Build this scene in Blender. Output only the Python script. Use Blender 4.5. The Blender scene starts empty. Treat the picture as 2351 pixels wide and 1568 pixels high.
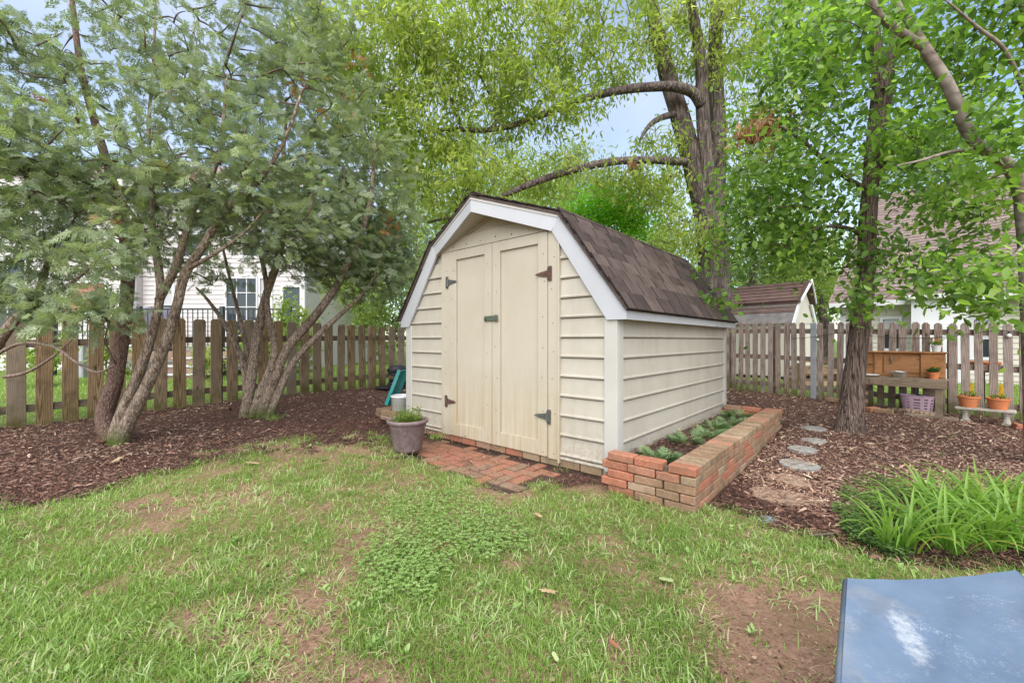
import bpy, bmesh, math, random
import numpy as np
from mathutils import Vector, Matrix, noise as mnoise

# ------------------------------------------------------------------ camera, sky, sun, exposure
scene = bpy.context.scene
COL = scene.collection
CAM_H = 0.968
FPX, CXP, CYP = 957.0, 1175.5, 782.0            # focal length / centre of a 2351 px wide frame
camd = bpy.data.cameras.new('camera')
camd.sensor_width = 36.0
camd.lens = FPX / 2351.0 * 36.0
camd.shift_y = -(784.0 - CYP) / 2351.0
camd.clip_start = 0.05
camd.clip_end = 2000.0
cam = bpy.data.objects.new('camera', camd)
cam.location = (0, 0, CAM_H)
cam.rotation_euler = (math.radians(90), 0, 0)
COL.objects.link(cam)
scene.camera = cam

SUN_EL, SUN_AZ = math.radians(52), math.radians(188)   # azimuth clockwise from +Y (view direction)
world = bpy.data.worlds.new('World')
scene.world = world
world.use_nodes = True
wn, wl = world.node_tree.nodes, world.node_tree.links
wn.clear()
w_out = wn.new('ShaderNodeOutputWorld')
w_bg = wn.new('ShaderNodeBackground')
w_sky = wn.new('ShaderNodeTexSky')
w_sky.sky_type = 'NISHITA'
w_sky.sun_disc = False
w_sky.sun_elevation = SUN_EL
w_sky.sun_rotation = SUN_AZ
w_sky.air_density = 1.0
w_sky.dust_density = 0.9
w_sky.ozone_density = 1.0
# a thin veil of cloud over the whole sky
w_tc = wn.new('ShaderNodeTexCoord')
w_no = wn.new('ShaderNodeTexNoise')
w_no.inputs['Scale'].default_value = 2.2
w_no.inputs['Detail'].default_value = 6
w_mr = wn.new('ShaderNodeMapRange')
w_mr.inputs['From Min'].default_value = 0.35
w_mr.inputs['From Max'].default_value = 0.7
w_mr.inputs['To Min'].default_value = 0.05
w_mr.inputs['To Max'].default_value = 0.38
w_mx = wn.new('ShaderNodeMix'); w_mx.data_type = 'RGBA'
w_mx.inputs['B'].default_value = (6.0, 6.0, 6.0, 1)
wl.new(w_tc.outputs['Generated'], w_no.inputs['Vector'])
wl.new(w_no.outputs['Fac'], w_mr.inputs['Value'])
wl.new(w_mr.outputs['Result'], w_mx.inputs['Factor'])
wl.new(w_sky.outputs['Color'], w_mx.inputs['A'])
wl.new(w_mx.outputs['Result'], w_bg.inputs['Color'])
w_bg.inputs['Strength'].default_value = 0.11
wl.new(w_bg.outputs['Background'], w_out.inputs['Surface'])

sund = bpy.data.lights.new('sun', 'SUN')
sund.energy = 2.5
sund.angle = math.radians(90)
sund.color = (1.0, 0.95, 0.86)
sun = bpy.data.objects.new('sun', sund)
sdir = Vector((math.sin(SUN_AZ) * math.cos(SUN_EL), math.cos(SUN_AZ) * math.cos(SUN_EL), math.sin(SUN_EL)))
sun.rotation_euler = sdir.to_track_quat('Z', 'Y').to_euler()
sun.location = (0, -6, 12)
COL.objects.link(sun)

vs = scene.view_settings
vs.view_transform = 'Standard'
vs.look = 'None'
vs.exposure = 1.35
vs.gamma = 1.0
scene.render.engine = 'CYCLES'
cy = scene.cycles
cy.use_denoising = True
cy.denoiser = 'OPENIMAGEDENOISE'
cy.denoising_prefilter = 'ACCURATE'
cy.denoising_input_passes = 'RGB_ALBEDO_NORMAL'
cy.use_adaptive_sampling = False
cy.max_bounces = 6
cy.diffuse_bounces = 4
cy.glossy_bounces = 2
cy.transmission_bounces = 4
cy.transparent_max_bounces = 4
cy.caustics_reflective = False
cy.caustics_refractive = False

rng = np.random.default_rng(7)
random.seed(7)

# ------------------------------------------------------------------ helpers
def at(x, y, Y):
    return Vector(((x - CXP) / FPX * Y, Y, CAM_H + (CYP - y) / FPX * Y))

def sstep(a, b, t):
    t = np.clip((t - a) / (b - a), 0, 1)
    return t * t * (3 - 2 * t)

def gz(X, Y):
    X = np.asarray(X, float); Y = np.asarray(Y, float)
    z = -0.075 + 0.075 * sstep(3.1, 4.6, Y) + 0.085 * sstep(4.6, 6.8, Y) * (1 - 0.5 * sstep(3.5, 6.0, X))
    z = z - 0.01 * np.exp(-((X - 1.15) ** 2 + (Y - 2.5) ** 2) / 0.5)
    return z

def gp(x, y):                       # point on the ground under a picture position
    Y = 3.0
    for _ in range(12):
        Y = (CAM_H - float(gz((x - CXP) / FPX * Y, Y))) * FPX / (y - CYP)
    X = (x - CXP) / FPX * Y
    return Vector((X, Y, float(gz(X, Y))))

def vnoise(x, y, scale, seed):
    x = np.asarray(x) * scale; y = np.asarray(y) * scale
    r = np.random.default_rng(seed).random((64, 64))
    xi = np.floor(x).astype(int); yi = np.floor(y).astype(int)
    fx = x - xi; fy = y - yi
    fx = fx * fx * (3 - 2 * fx); fy = fy * fy * (3 - 2 * fy)
    g = lambda a, b: r[a % 64, b % 64]
    return (g(xi, yi) * (1 - fx) + g(xi + 1, yi) * fx) * (1 - fy) + (g(xi, yi + 1) * (1 - fx) + g(xi + 1, yi + 1) * fx) * fy

def link(o, parent=None):
    COL.objects.link(o)
    if parent is not None:
        o.parent = parent
    return o

def tag(o, label=None, cat=None, group=None, kind=None):
    if label: o['label'] = label
    if cat: o['category'] = cat
    if group: o['group'] = group
    if kind: o['kind'] = kind
    return o

def thing(name, label, cat, loc=(0, 0, 0), rotz=0.0, group=None):
    o = bpy.data.objects.new(name, None)
    o.empty_display_size = 0.1
    o.location = loc
    o.rotation_euler = (0, 0, rotz)
    link(o)
    return tag(o, label, cat, group)

def np_mesh(name, V, F, mat=None, tint=None, smooth=False):
    """V (n,3); F (m,3) or (m,4) int"""
    me = bpy.data.meshes.new(name)
    V = np.asarray(V, np.float32); F = np.asarray(F, np.int32)
    n, m, k = len(V), len(F), F.shape[1]
    me.vertices.add(n); me.vertices.foreach_set('co', V.ravel())
    me.loops.add(m * k); me.loops.foreach_set('vertex_index', F.ravel())
    me.polygons.add(m)
    me.polygons.foreach_set('loop_start', np.arange(0, m * k, k, dtype=np.int32))
    me.polygons.foreach_set('loop_total', np.full(m, k, np.int32))
    if smooth:
        me.polygons.foreach_set('use_smooth', np.ones(m, bool))
    if tint is not None:
        a = me.attributes.new('tint', 'FLOAT', 'POINT')
        a.data.foreach_set('value', np.asarray(tint, np.float32))
    me.update(calc_edges=True)
    if mat: me.materials.append(mat)
    return me

def mesh_obj(name, me, parent=None, loc=(0, 0, 0), rot=(0, 0, 0), scale=(1, 1, 1)):
    o = bpy.data.objects.new(name, me)
    o.location = loc; o.rotation_euler = rot; o.scale = scale
    return link(o, parent)

class MB:
    def __init__(self): self.v = []; self.f = []
    def add(self, vs_, fs_):
        n = len(self.v); self.v += [tuple(p) for p in vs_]; self.f += [tuple(i + n for i in q) for q in fs_]
        return self
    def box(self, x0, x1, y0, y1, z0, z1, M=None):
        p = [(x0, y0, z0), (x1, y0, z0), (x1, y1, z0), (x0, y1, z0), (x0, y0, z1), (x1, y0, z1), (x1, y1, z1), (x0, y1, z1)]
        if M is not None: p = [M @ Vector(q) for q in p]
        return self.add(p, [(0, 3, 2, 1), (4, 5, 6, 7), (0, 1, 5, 4), (1, 2, 6, 5), (2, 3, 7, 6), (3, 0, 4, 7)])
    def prism(self, a, b):
        """two matching point loops joined"""
        n = len(a)
        fs_ = [tuple(range(n))[::-1], tuple(range(n, 2 * n))] + [(i, (i + 1) % n, n + (i + 1) % n, n + i) for i in range(n)]
        return self.add(list(a) + list(b), fs_)
    def xz(self, poly, y0, y1):          # polygon in x,z pushed along y
        return self.prism([(x, y0, z) for x, z in poly], [(x, y1, z) for x, z in poly])
    def yz(self, poly, x0, x1):
        return self.prism([(x0, y, z) for y, z in poly], [(x1, y, z) for y, z in poly])
    def xy(self, poly, z0, z1):
        return self.prism([(x, y, z0) for x, y in poly][::-1], [(x, y, z1) for x, y in poly][::-1])
    def tube(self, pts, r, n=8, cap=True, wob=0.0):
        pts = [Vector(p) for p in pts]
        if not hasattr(r, '__len__'): r = [r] * len(pts)
        t0 = (pts[1] - pts[0]).normalized()
        u = t0.orthogonal().normalized()
        base = len(self.v)
        for i, p in enumerate(pts):
            t = (pts[min(i + 1, len(pts) - 1)] - pts[max(i - 1, 0)]).normalized()
            u = (u - t * u.dot(t)).normalized(); w = t.cross(u)
            for k in range(n):
                a = 2 * math.pi * k / n
                rr = r[i]
                if wob: rr *= 1 + wob * (mnoise.noise(Vector((math.cos(a) * 2.2, math.sin(a) * 2.2, p.z * 1.3))) + 0.6 * mnoise.noise(Vector((math.cos(a) * 7, math.sin(a) * 7, p.z * 2.5 + 9))))
                self.v.append(tuple(p + u * math.cos(a) * rr + w * math.sin(a) * rr))
        for i in range(len(pts) - 1):
            for k in range(n):
                a = base + i * n + k; b = base + i * n + (k + 1) % n
                self.f.append((a, b, b + n, a + n))
        if cap:
            self.f.append(tuple(base + k for k in range(n))[::-1])
            self.f.append(tuple(base + (len(pts) - 1) * n + k for k in range(n)))
        return self
    def lathe(self, prof, n=24, c=(0, 0, 0)):
        base = len(self.v)
        for r, z in prof:
            for k in range(n):
                a = 2 * math.pi * k / n
                self.v.append((c[0] + r * math.cos(a), c[1] + r * math.sin(a), c[2] + z))
        for i in range(len(prof) - 1):
            for k in range(n):
                a = base + i * n + k; b = base + i * n + (k + 1) % n
                self.f.append((a, b, b + n, a + n))
        self.f.append(tuple(base + k for k in range(n))[::-1])
        self.f.append(tuple(base + (len(prof) - 1) * n + k for k in range(n)))
        return self
    def mesh(self, name, mat, smooth=False, bevel=0.0):
        me = bpy.data.meshes.new(name)
        me.from_pydata(self.v, [], self.f)
        if bevel:
            bm = bmesh.new(); bm.from_mesh(me)
            bmesh.ops.remove_doubles(bm, verts=bm.verts, dist=1e-6)
            bmesh.ops.recalc_face_normals(bm, faces=bm.faces)
            es = [e for e in bm.edges if len(e.link_faces) == 2 and e.calc_face_angle(0) > 0.5]
            bmesh.ops.bevel(bm, geom=es, offset=bevel, segments=1, affect='EDGES', clamp_overlap=True)
            bm.to_mesh(me); bm.free()
        else:
            bm = bmesh.new(); bm.from_mesh(me)
            bmesh.ops.recalc_face_normals(bm, faces=bm.faces)
            bm.to_mesh(me); bm.free()
        if smooth:
            me.polygons.foreach_set('use_smooth', [True] * len(me.polygons))
        me.materials.append(mat)
        me.update()
        return me
    def build(self, name, mat, parent=None, smooth=False, bevel=0.0, loc=(0, 0, 0), rot=(0, 0, 0)):
        return mesh_obj(name, self.mesh(name, mat, smooth, bevel), parent, loc, rot)

def unit(a):
    return a / np.maximum(np.linalg.norm(a, axis=-1, keepdims=True), 1e-9)

def scatter(TV, TF, pos, d, nrm, L, Wd=None):
    """copies of a template (u along d, v sideways, w along normal)"""
    pos = np.asarray(pos, float); d = unit(np.asarray(d, float)); nrm = np.asarray(nrm, float)
    s = unit(np.cross(nrm, d)); n = np.cross(d, s)
    L = np.broadcast_to(np.asarray(L, float), (len(pos),)); Wd = L if Wd is None else np.broadcast_to(np.asarray(Wd, float), (len(pos),))
    TV = np.asarray(TV, float)
    V = pos[:, None, :] + TV[None, :, 0:1] * (d * L[:, None])[:, None, :] + TV[None, :, 1:2] * (s * Wd[:, None])[:, None, :] + TV[None, :, 2:3] * (n * L[:, None])[:, None, :]
    k = len(TV)
    F = (np.asarray(TF)[None] + (np.arange(len(pos)) * k)[:, None, None]).reshape(-1, len(TF[0]))
    return V.reshape(-1, 3), F

def rand_dirs(n, up=0.0):
    v = rng.normal(size=(n, 3)); v[:, 2] += up
    return unit(v)

# ------------------------------------------------------------------ materials
def new_mat(name):
    m = bpy.data.materials.new(name); m.use_nodes = True
    nt = m.node_tree; nt.nodes.clear()
    out = nt.nodes.new('ShaderNodeOutputMaterial')
    b = nt.nodes.new('ShaderNodeBsdfPrincipled')
    nt.links.new(b.outputs[0], out.inputs['Surface'])
    return m, nt, b, out

def N(nt, t, **kw):
    n = nt.nodes.new('ShaderNode' + t)
    for k, v in kw.items():
        if k in n.inputs: n.inputs[k].default_value = v
        else: setattr(n, k, v)
    return n

def ramp(nt, stops, fac=None, interp='LINEAR'):
    r = nt.nodes.new('ShaderNodeValToRGB')
    r.color_ramp.interpolation = interp
    e = r.color_ramp.elements
    while len(e) < len(stops): e.new(0.5)
    for i, (p, c) in enumerate(stops):
        e[i].position = p; e[i].color = (c[0], c[1], c[2], 1)
    if fac is not None: nt.links.new(fac, r.inputs['Fac'])
    return r

def coords(nt, scale=(1, 1, 1), rnd=0.0, kind='Object'):
    tc = N(nt, 'TexCoord'); mp = N(nt, 'Mapping'); mp.inputs['Scale'].default_value = scale
    src = tc.outputs[kind]
    if rnd:
        oi = N(nt, 'ObjectInfo'); mu = N(nt, 'Math', operation='MULTIPLY'); mu.inputs[1].default_value = rnd
        nt.links.new(oi.outputs['Random'], mu.inputs[0])
        ad = N(nt, 'VectorMath', operation='ADD')
        nt.links.new(src, ad.inputs[0]); nt.links.new(mu.outputs[0], ad.inputs[1]); src = ad.outputs[0]
    nt.links.new(src, mp.inputs['Vector'])
    return mp.outputs['Vector']

def noise(nt, vec, scale, detail=4, rough=0.55, dist=0.0):
    n = N(nt, 'TexNoise'); n.inputs['Scale'].default_value = scale; n.inputs['Detail'].default_value = detail
    n.inputs['Roughness'].default_value = rough; n.inputs['Distortion'].default_value = dist
    nt.links.new(vec, n.inputs['Vector'])
    return n.outputs['Fac']

def mixc(nt, a, b, fac, blend='MIX'):
    m = N(nt, 'Mix', data_type='RGBA', blend_type=blend)
    for s, v in (('A', a), ('B', b)):
        if hasattr(v, 'is_output') or isinstance(v, bpy.types.NodeSocket): nt.links.new(v, m.inputs[s])
        else: m.inputs[s].default_value = (v[0], v[1], v[2], 1)
    if isinstance(fac, bpy.types.NodeSocket): nt.links.new(fac, m.inputs['Factor'])
    else: m.inputs['Factor'].default_value = fac
    return m.outputs['Result']

def maprange(nt, v, a, b, c=0.0, d=1.0):
    m = N(nt, 'MapRange'); m.inputs['From Min'].default_value = a; m.inputs['From Max'].default_value = b
    m.inputs['To Min'].default_value = c; m.inputs['To Max'].default_value = d
    nt.links.new(v, m.inputs['Value'])
    return m.outputs['Result']

def bump(nt, b, h, strength=0.3, dist=0.01):
    n = N(nt, 'Bump'); n.inputs['Strength'].default_value = strength; n.inputs['Distance'].default_value = dist
    nt.links.new(h, n.inputs['Height']); nt.links.new(n.outputs['Normal'], b.inputs['Normal'])

def mat_plain(name, col, rough=0.6, var=0.12, scale=8.0, rnd=5.0, metal=0.0, bmp=0.1, dirt=None, stretch=(1, 1, 1), spec=0.35):
    m, nt, b, _ = new_mat(name)
    v = coords(nt, stretch, rnd)
    f = noise(nt, v, scale, 5)
    lo = [c * (1 - var) for c in col]; hi = [min(1, c * (1 + var)) for c in col]
    c = ramp(nt, [(0.3, lo), (0.7, hi)], f).outputs['Color']
    if dirt:
        f2 = noise(nt, v, scale * 0.35, 6, 0.65)
        c = mixc(nt, c, dirt[0], maprange(nt, f2, 0.5, 0.72, 0, dirt[1]))
    nt.links.new(c, b.inputs['Base Color'])
    b.inputs['Roughness'].default_value = rough; b.inputs['Metallic'].default_value = metal
    b.inputs['Specular IOR Level'].default_value = spec
    if bmp: bump(nt, b, f, bmp, 0.004)
    return m

def mat_leaf(name, stops, trans=0.4, rough=0.5, spec=0.25, boost=1.5):
    m, nt, b, out = new_mat(name)
    at_ = N(nt, 'Attribute', attribute_name='tint')
    c = ramp(nt, stops, at_.outputs['Fac']).outputs['Color']
    nt.links.new(c, b.inputs['Base Color'])
    b.inputs['Roughness'].default_value = rough
    b.inputs['Specular IOR Level'].default_value = spec
    tr = N(nt, 'BsdfTranslucent')
    c2 = mixc(nt, c, (1.25 * boost, 1.35 * boost, 0.75 * boost), 1.0, 'MULTIPLY')
    nt.links.new(c2, tr.inputs['Color'])
    mx = N(nt, 'MixShader'); mx.inputs[0].default_value = trans
    nt.links.new(b.outputs[0], mx.inputs[1]); nt.links.new(tr.outputs[0], mx.inputs[2])
    nt.links.new(mx.outputs[0], out.inputs['Surface'])
    return m

def mat_wood(name, dark, light, grey=(0.30, 0.27, 0.25), greyamt=0.5, algae=True, zs=0.05, axis='z', ringscale=26.0, rough=0.85):
    """weathered flat-sawn board, grain along local z (or x)"""
    m, nt, b, _ = new_mat(name)
    sc = (1, 1, zs) if axis == 'z' else ((zs, 1, 1) if axis == 'x' else (1, zs, 1))
    tc0 = N(nt, 'TexCoord'); oi0 = N(nt, 'ObjectInfo')
    def rnd_(mul, lo, hi):
        a = N(nt, 'Math', operation='MULTIPLY'); a.inputs[1].default_value = mul; nt.links.new(oi0.outputs['Random'], a.inputs[0])
        f_ = N(nt, 'Math', operation='FRACT'); nt.links.new(a.outputs[0], f_.inputs[0])
        return maprange(nt, f_.outputs[0], 0, 1, lo, hi)
    cb_ = N(nt, 'CombineXYZ')
    long_, acr = rnd_(7.31, -1.3, 0.2), rnd_(13.7, -0.06, 0.06)
    nt.links.new(acr, cb_.inputs['X' if axis == 'z' else 'Z']); nt.links.new(long_, cb_.inputs['Z' if axis == 'z' else 'X']); cb_.inputs['Y'].default_value = 0.02
    ad0 = N(nt, 'VectorMath', operation='ADD'); nt.links.new(tc0.outputs['Object'], ad0.inputs[0]); nt.links.new(cb_.outputs[0], ad0.inputs[1])
    mp0 = N(nt, 'Mapping'); mp0.inputs['Scale'].default_value = sc; nt.links.new(ad0.outputs[0], mp0.inputs['Vector'])
    v = mp0.outputs['Vector']
    wv = N(nt, 'TexWave', wave_type='RINGS', rings_direction='SPHERICAL', wave_profile='SIN')
    wv.inputs['Scale'].default_value = ringscale; wv.inputs['Distortion'].default_value = 2.4
    wv.inputs['Detail'].default_value = 2.0; wv.inputs['Detail Scale'].default_value = 6.0
    nt.links.new(v, wv.inputs['Vector'])
    fine = noise(nt, v, 160, 3, 0.6)
    g = N(nt, 'Math', operation='MULTIPLY_ADD'); g.inputs[1].default_value = 0.55; 
    nt.links.new(wv.outputs['Fac'], g.inputs[0])
    g2 = N(nt, 'Math', operation='MULTIPLY'); g2.inputs[1].default_value = 0.5; nt.links.new(fine, g2.inputs[0])
    nt.links.new(g2.outputs[0], g.inputs[2])
    c = ramp(nt, [(0.15, dark), (0.75, light)], g.outputs[0]).outputs['Color']
    oi = N(nt, 'ObjectInfo')
    c = mixc(nt, c, grey, maprange(nt, oi.outputs['Random'], 0.3, 1.0, 0.05, greyamt))
    v2 = coords(nt, (1, 1, 1), 9.0)
    big = noise(nt, v2, 5, 4, 0.6)
    c = mixc(nt, c, [x * 0.45 for x in dark], maprange(nt, big, 0.5, 0.78, 0, 0.6))
    # knots
    vo = N(nt, 'TexVoronoi'); vo.inputs['Scale'].default_value = 1.0
    vk = coords(nt, (9, 9, 3.4) if axis == 'z' else (3.4, 9, 9), 7.0); nt.links.new(vk, vo.inputs['Vector'])
    c = mixc(nt, c, (0.035, 0.02, 0.012), maprange(nt, vo.outputs['Distance'], 0.05, 0.14, 0.8, 0.0))
    if algae:
        tc = N(nt, 'TexCoord'); sx = N(nt, 'SeparateXYZ'); nt.links.new(tc.outputs['Object'], sx.inputs[0])
        lo = maprange(nt, sx.outputs['Z'], 0.02, 0.34, 1.0, 0.0)
        mm = N(nt, 'Math', operation='MULTIPLY'); nt.links.new(lo, mm.inputs[0]); nt.links.new(maprange(nt, big, 0.3, 0.6, 0.2, 0.9), mm.inputs[1])
        c = mixc(nt, c, (0.09, 0.085, 0.02), mm.outputs[0])
    nt.links.new(c, b.inputs['Base Color'])
    b.inputs['Roughness'].default_value = rough; b.inputs['Specular IOR Level'].default_value = 0.15
    bump(nt, b, g.outputs[0], 0.45, 0.004)
    return m

def mat_bark(name, dark, light, sc=(16, 16, 2.6), moss=None, strength=0.9, dist=0.03, patch=None):
    m, nt, b, _ = new_mat(name)
    v = coords(nt, sc)
    f = noise(nt, v, 1.0, 6, 0.62, 0.6)
    vo = N(nt, 'TexVoronoi', feature='DISTANCE_TO_EDGE'); vo.inputs['Scale'].default_value = 1.3
    nt.links.new(v, vo.inputs['Vector'])
    h = N(nt, 'Math', operation='MULTIPLY_ADD'); h.inputs[1].default_value = 0.9
    nt.links.new(vo.outputs['Distance'], h.inputs[0]); nt.links.new(f, h.inputs[2])
    c = ramp(nt, [(0.40, dark), (0.72, light), (1.0, [min(1, x * 1.25) for x in light])], h.outputs[0]).outputs['Color']
    v2 = coords(nt, (2.2, 2.2, 1.4)); big = noise(nt, v2, 1.6, 5, 0.65)
    c = mixc(nt, c, patch or [x * 0.55 for x in dark], maprange(nt, big, 0.52, 0.7, 0, 0.65))
    if moss:
        tc = N(nt, 'TexCoord'); sx = N(nt, 'SeparateXYZ'); nt.links.new(tc.outputs['Object'], sx.inputs[0])
        lo = maprange(nt, sx.outputs['Z'], 0.02, moss[1], 1.0, 0.0)
        mm = N(nt, 'Math', operation='MULTIPLY'); nt.links.new(lo, mm.inputs[0]); nt.links.new(maprange(nt, big, 0.35, 0.6, 0.15, 1.0), mm.inputs[1])
        c = mixc(nt, c, moss[0], mm.outputs[0])
    nt.links.new(c, b.inputs['Base Color'])
    b.inputs['Roughness'].default_value = 0.92; b.inputs['Specular IOR Level'].default_value = 0.12
    bump(nt, b, h.outputs[0], strength, dist)
    return m

def mat_brick(name, stops, moss=0.5):
    m, nt, b, _ = new_mat(name)
    oi = N(nt, 'ObjectInfo')
    c = ramp(nt, stops, oi.outputs['Random'], 'LINEAR').outputs['Color']
    v = coords(nt, (1, 1, 1), 11.0)
    f = noise(nt, v, 60, 6, 0.7)
    c = mixc(nt, c, (0.42, 0.36, 0.30), maprange(nt, f, 0.45, 0.75, 0, 0.4))
    f2 = noise(nt, v, 9, 5, 0.65)
    c = mixc(nt, c, (0.11, 0.085, 0.05), maprange(nt, f2, 0.46, 0.70, 0, moss))
    nt.links.new(c, b.inputs['Base Color'])
    b.inputs['Roughness'].default_value = 0.9; b.inputs['Specular IOR Level'].default_value = 0.15
    bump(nt, b, f, 0.5, 0.004)
    return m

# ------------------------------------------------------------------ yard layout
FL0, FLD = np.array([-5.49, 4.71]), np.array([0.664, 0.748])      # left fence line
FR0, FRD = np.array([4.08, 7.44]), np.array([0.632, -0.775])      # right fence line
EX = np.array([0.748, -0.664]); EX = EX / np.linalg.norm(EX); EY = np.array([-EX[1], EX[0]])
CORNER = np.array([0.782, 3.087])
SHED_W, SHED_D = 2.65, 2.81
SHED_O = CORNER - EX * SHED_W / 2
SHED_ROT = math.atan2(EX[1], EX[0])
def shed_local(X, Y):
    dx, dy = np.asarray(X) - SHED_O[0], np.asarray(Y) - SHED_O[1]
    return dx * EX[0] + dy * EX[1], dx * EY[0] + dy * EY[1]
def shed_world(x, y):
    p = SHED_O + EX * x + EY * y
    return float(p[0]), float(p[1])

EDGE_X = np.array([-900, 0, 200, 330, 480, 620, 720, 820, 880, 1000, 1100, 1200, 1400, 1590, 1650, 1750, 1850, 1960, 2050, 2200, 2351, 3200], float)
EDGE_Y = np.array([1190, 1160, 1132, 1098, 1062, 1032, 1016, 1020, 1008, 1040, 1090, 1120, 1095, 1135, 1165, 1200, 1222, 1262, 1290, 1310, 1320, 1340], float)
def lawn_mask(X, Y):
    X = np.asarray(X, float); Y = np.asarray(Y, float)
    Ys = np.maximum(Y, 0.35)
    px = CXP + X / Ys * FPX
    py = CYP + (CAM_H + 0.07) / Ys * FPX
    e = np.interp(px, EDGE_X, EDGE_Y)
    e = e + (vnoise(X, Y, 3.2, 21) - 0.5) * 46 + (vnoise(X, Y, 9.0, 22) - 0.5) * 26
    return py - e               # > 0 : lawn
def outside(X, Y):
    a = (np.asarray(X) - FL0[0]) * (-FLD[1]) + (np.asarray(Y) - FL0[1]) * FLD[0]
    b = (np.asarray(X) - FR0[0]) * (-FRD[1]) + (np.asarray(Y) - FR0[1]) * FRD[0]
    return np.maximum(a, b)     # > 0 : beyond the fences
BARE = [(1790, 1440, 0.34), (1690, 1370, 0.15), (1720, 1530, 0.20), (240, 1350, 0.10), (1290, 1400, 0.10), (430, 1405, 0.08), (1150, 1130, 0.22),
        (700, 1480, 0.08), (1420, 1490, 0.08), (1180, 1290, 0.10), (1900, 1420, 0.2), (1850, 1540, 0.2), (1330, 1110, 0.2)]
BARE = [(gp(x, y), r) for x, y, r in BARE]
def bare(X, Y):
    v = np.zeros_like(np.asarray(X, float))
    for p, r in BARE:
        d = np.hypot(X - p.x, Y - p.y) / r
        v = np.maximum(v, 1 - sstep(0.55, 1.15, d))
    return v

# ------------------------------------------------------------------ ground
def mat_ground():
    m, nt, b, _ = new_mat('ground')
    v = coords(nt)
    f1 = noise(nt, v, 3.0, 6, 0.65); f2 = noise(nt, v, 45, 5, 0.7); f3 = noise(nt, v, 0.35, 4)
    soil = ramp(nt, [(0.25, (0.14, 0.078, 0.054)), (0.55, (0.27, 0.165, 0.115)), (0.85, (0.37, 0.25, 0.18))], f2).outputs['Color']
    soil = mixc(nt, soil, (0.12, 0.085, 0.045), maprange(nt, f1, 0.45, 0.7, 0, 0.7))
    mulch = ramp(nt, [(0.3, (0.035, 0.020, 0.016)), (0.6, (0.11, 0.060, 0.046)), (0.85, (0.20, 0.12, 0.09))], f2).outputs['Color']
    turf = ramp(nt, [(0.3, (0.07, 0.11, 0.02)), (0.7, (0.16, 0.22, 0.05))], f2).outputs['Color']
    turf = mixc(nt, turf, (0.12, 0.13, 0.05), maprange(nt, f3, 0.4, 0.7, 0, 0.6))
    a1 = N(nt, 'Attribute', attribute_name='mulch'); a2 = N(nt, 'Attribute', attribute_name='turf')
    c = mixc(nt, soil, mulch, a1.outputs['Fac'])
    c = mixc(nt, c, turf, a2.outputs['Fac'])
    nt.links.new(c, b.inputs['Base Color'])
    b.inputs['Roughness'].default_value = 0.95; b.inputs['Specular IOR Level'].default_value = 0.1
    bump(nt, b, f2, 0.7, 0.02)
    return m
gx = np.concatenate([[-700, -300, -120, -60, -30, -18, -12], np.arange(-9, 10.01, 0.06), [13, 18, 30, 60, 120, 300, 700]])
gy = np.concatenate([[-200, -60, -20, -8, -3, -1], np.arange(0, 13.01, 0.06), [16, 20, 28, 40, 70, 140, 300, 900]])
GX, GY = np.meshgrid(gx, gy, indexing='ij')
GZ = gz(GX, GY) + (vnoise(GX, GY, 2.1, 3) - 0.5) * 0.018 + (vnoise(GX, GY, 6.3, 4) - 0.5) * 0.010
sx_, sy_ = shed_local(GX, GY)
inside_shed = (np.abs(sx_) < 1.95) & (sy_ > -0.78) & (sy_ < 2.85)
GZ = np.where(inside_shed, np.minimum(GZ, -0.095), GZ)
V = np.stack([GX, GY, GZ], -1).reshape(-1, 3)
ni, nj = GX.shape
idx = np.arange(ni * nj).reshape(ni, nj)
F = np.stack([idx[:-1, :-1], idx[1:, :-1], idx[1:, 1:], idx[:-1, 1:]], -1).reshape(-1, 4)
me = np_mesh('ground', V, F, mat_ground(), smooth=True)
lm = lawn_mask(GX, GY).ravel(); om = outside(GX, GY).ravel()
am = me.attributes.new('mulch', 'FLOAT', 'POINT')
am.data.foreach_set('value', (np.clip(-lm / 14 + 0.4, 0, 1) * (om < 0.1)).astype(np.float32))
am = me.attributes.new('turf', 'FLOAT', 'POINT')
am.data.foreach_set('value', np.clip((om - 0.05) / 0.2, 0, 1).astype(np.float32))
tag(mesh_obj('ground', me), 'bare reddish soil, mulch bed floor and lawn ground of the yard', None, None, 'structure')

# ------------------------------------------------------------------ mulch chips
def px_ground(n, x0, x1, y0, y1):
    px = rng.uniform(x0, x1, n); py = rng.uniform(y0, y1, n)
    Y = (CAM_H + 0.03) * FPX / (py - CYP)
    for _ in range(6):
        Y = (CAM_H - gz((px - CXP) / FPX * Y, Y)) * FPX / (py - CYP)
    return (px - CXP) / FPX * Y, Y
Xa, Ya = px_ground(210000, -250, 2600, 878, 1330)
Xb = rng.uniform(-7, 7, 60000); Yb = rng.uniform(1.5, 9.5, 60000)
X = np.r_[Xa, Xb]; Y = np.r_[Ya, Yb]
lx, ly = shed_local(X, Y)
ok = (lawn_mask(X, Y) < 8) & (outside(X, Y) < 0.12) & (Y < 12) & ~((np.abs(lx) < 1.34) & (ly > -0.06) & (ly < 2.82)) & ~((lx > -0.75) & (lx < 1.0) & (ly > -0.8) & (ly < 0.05) & (rng.random(len(X)) < 0.93)) & ~((lx > 1.80) & (lx < 1.97) & (ly > -0.25) & (ly < 2.9)) & ~((np.abs(lx) < 1.97) & (ly > -0.25) & (ly < 0.0) & (lx > 1.3))
X, Y = X[ok], Y[ok]
n = len(X)
lx, ly = shed_local(X, Y)
L = rng.gamma(2.0, 0.0080, n) + 0.007
Wd = L * rng.uniform(0.10, 0.34, n)
Z = gz(X, Y) + rng.uniform(0.002, 0.022, n)
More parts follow.
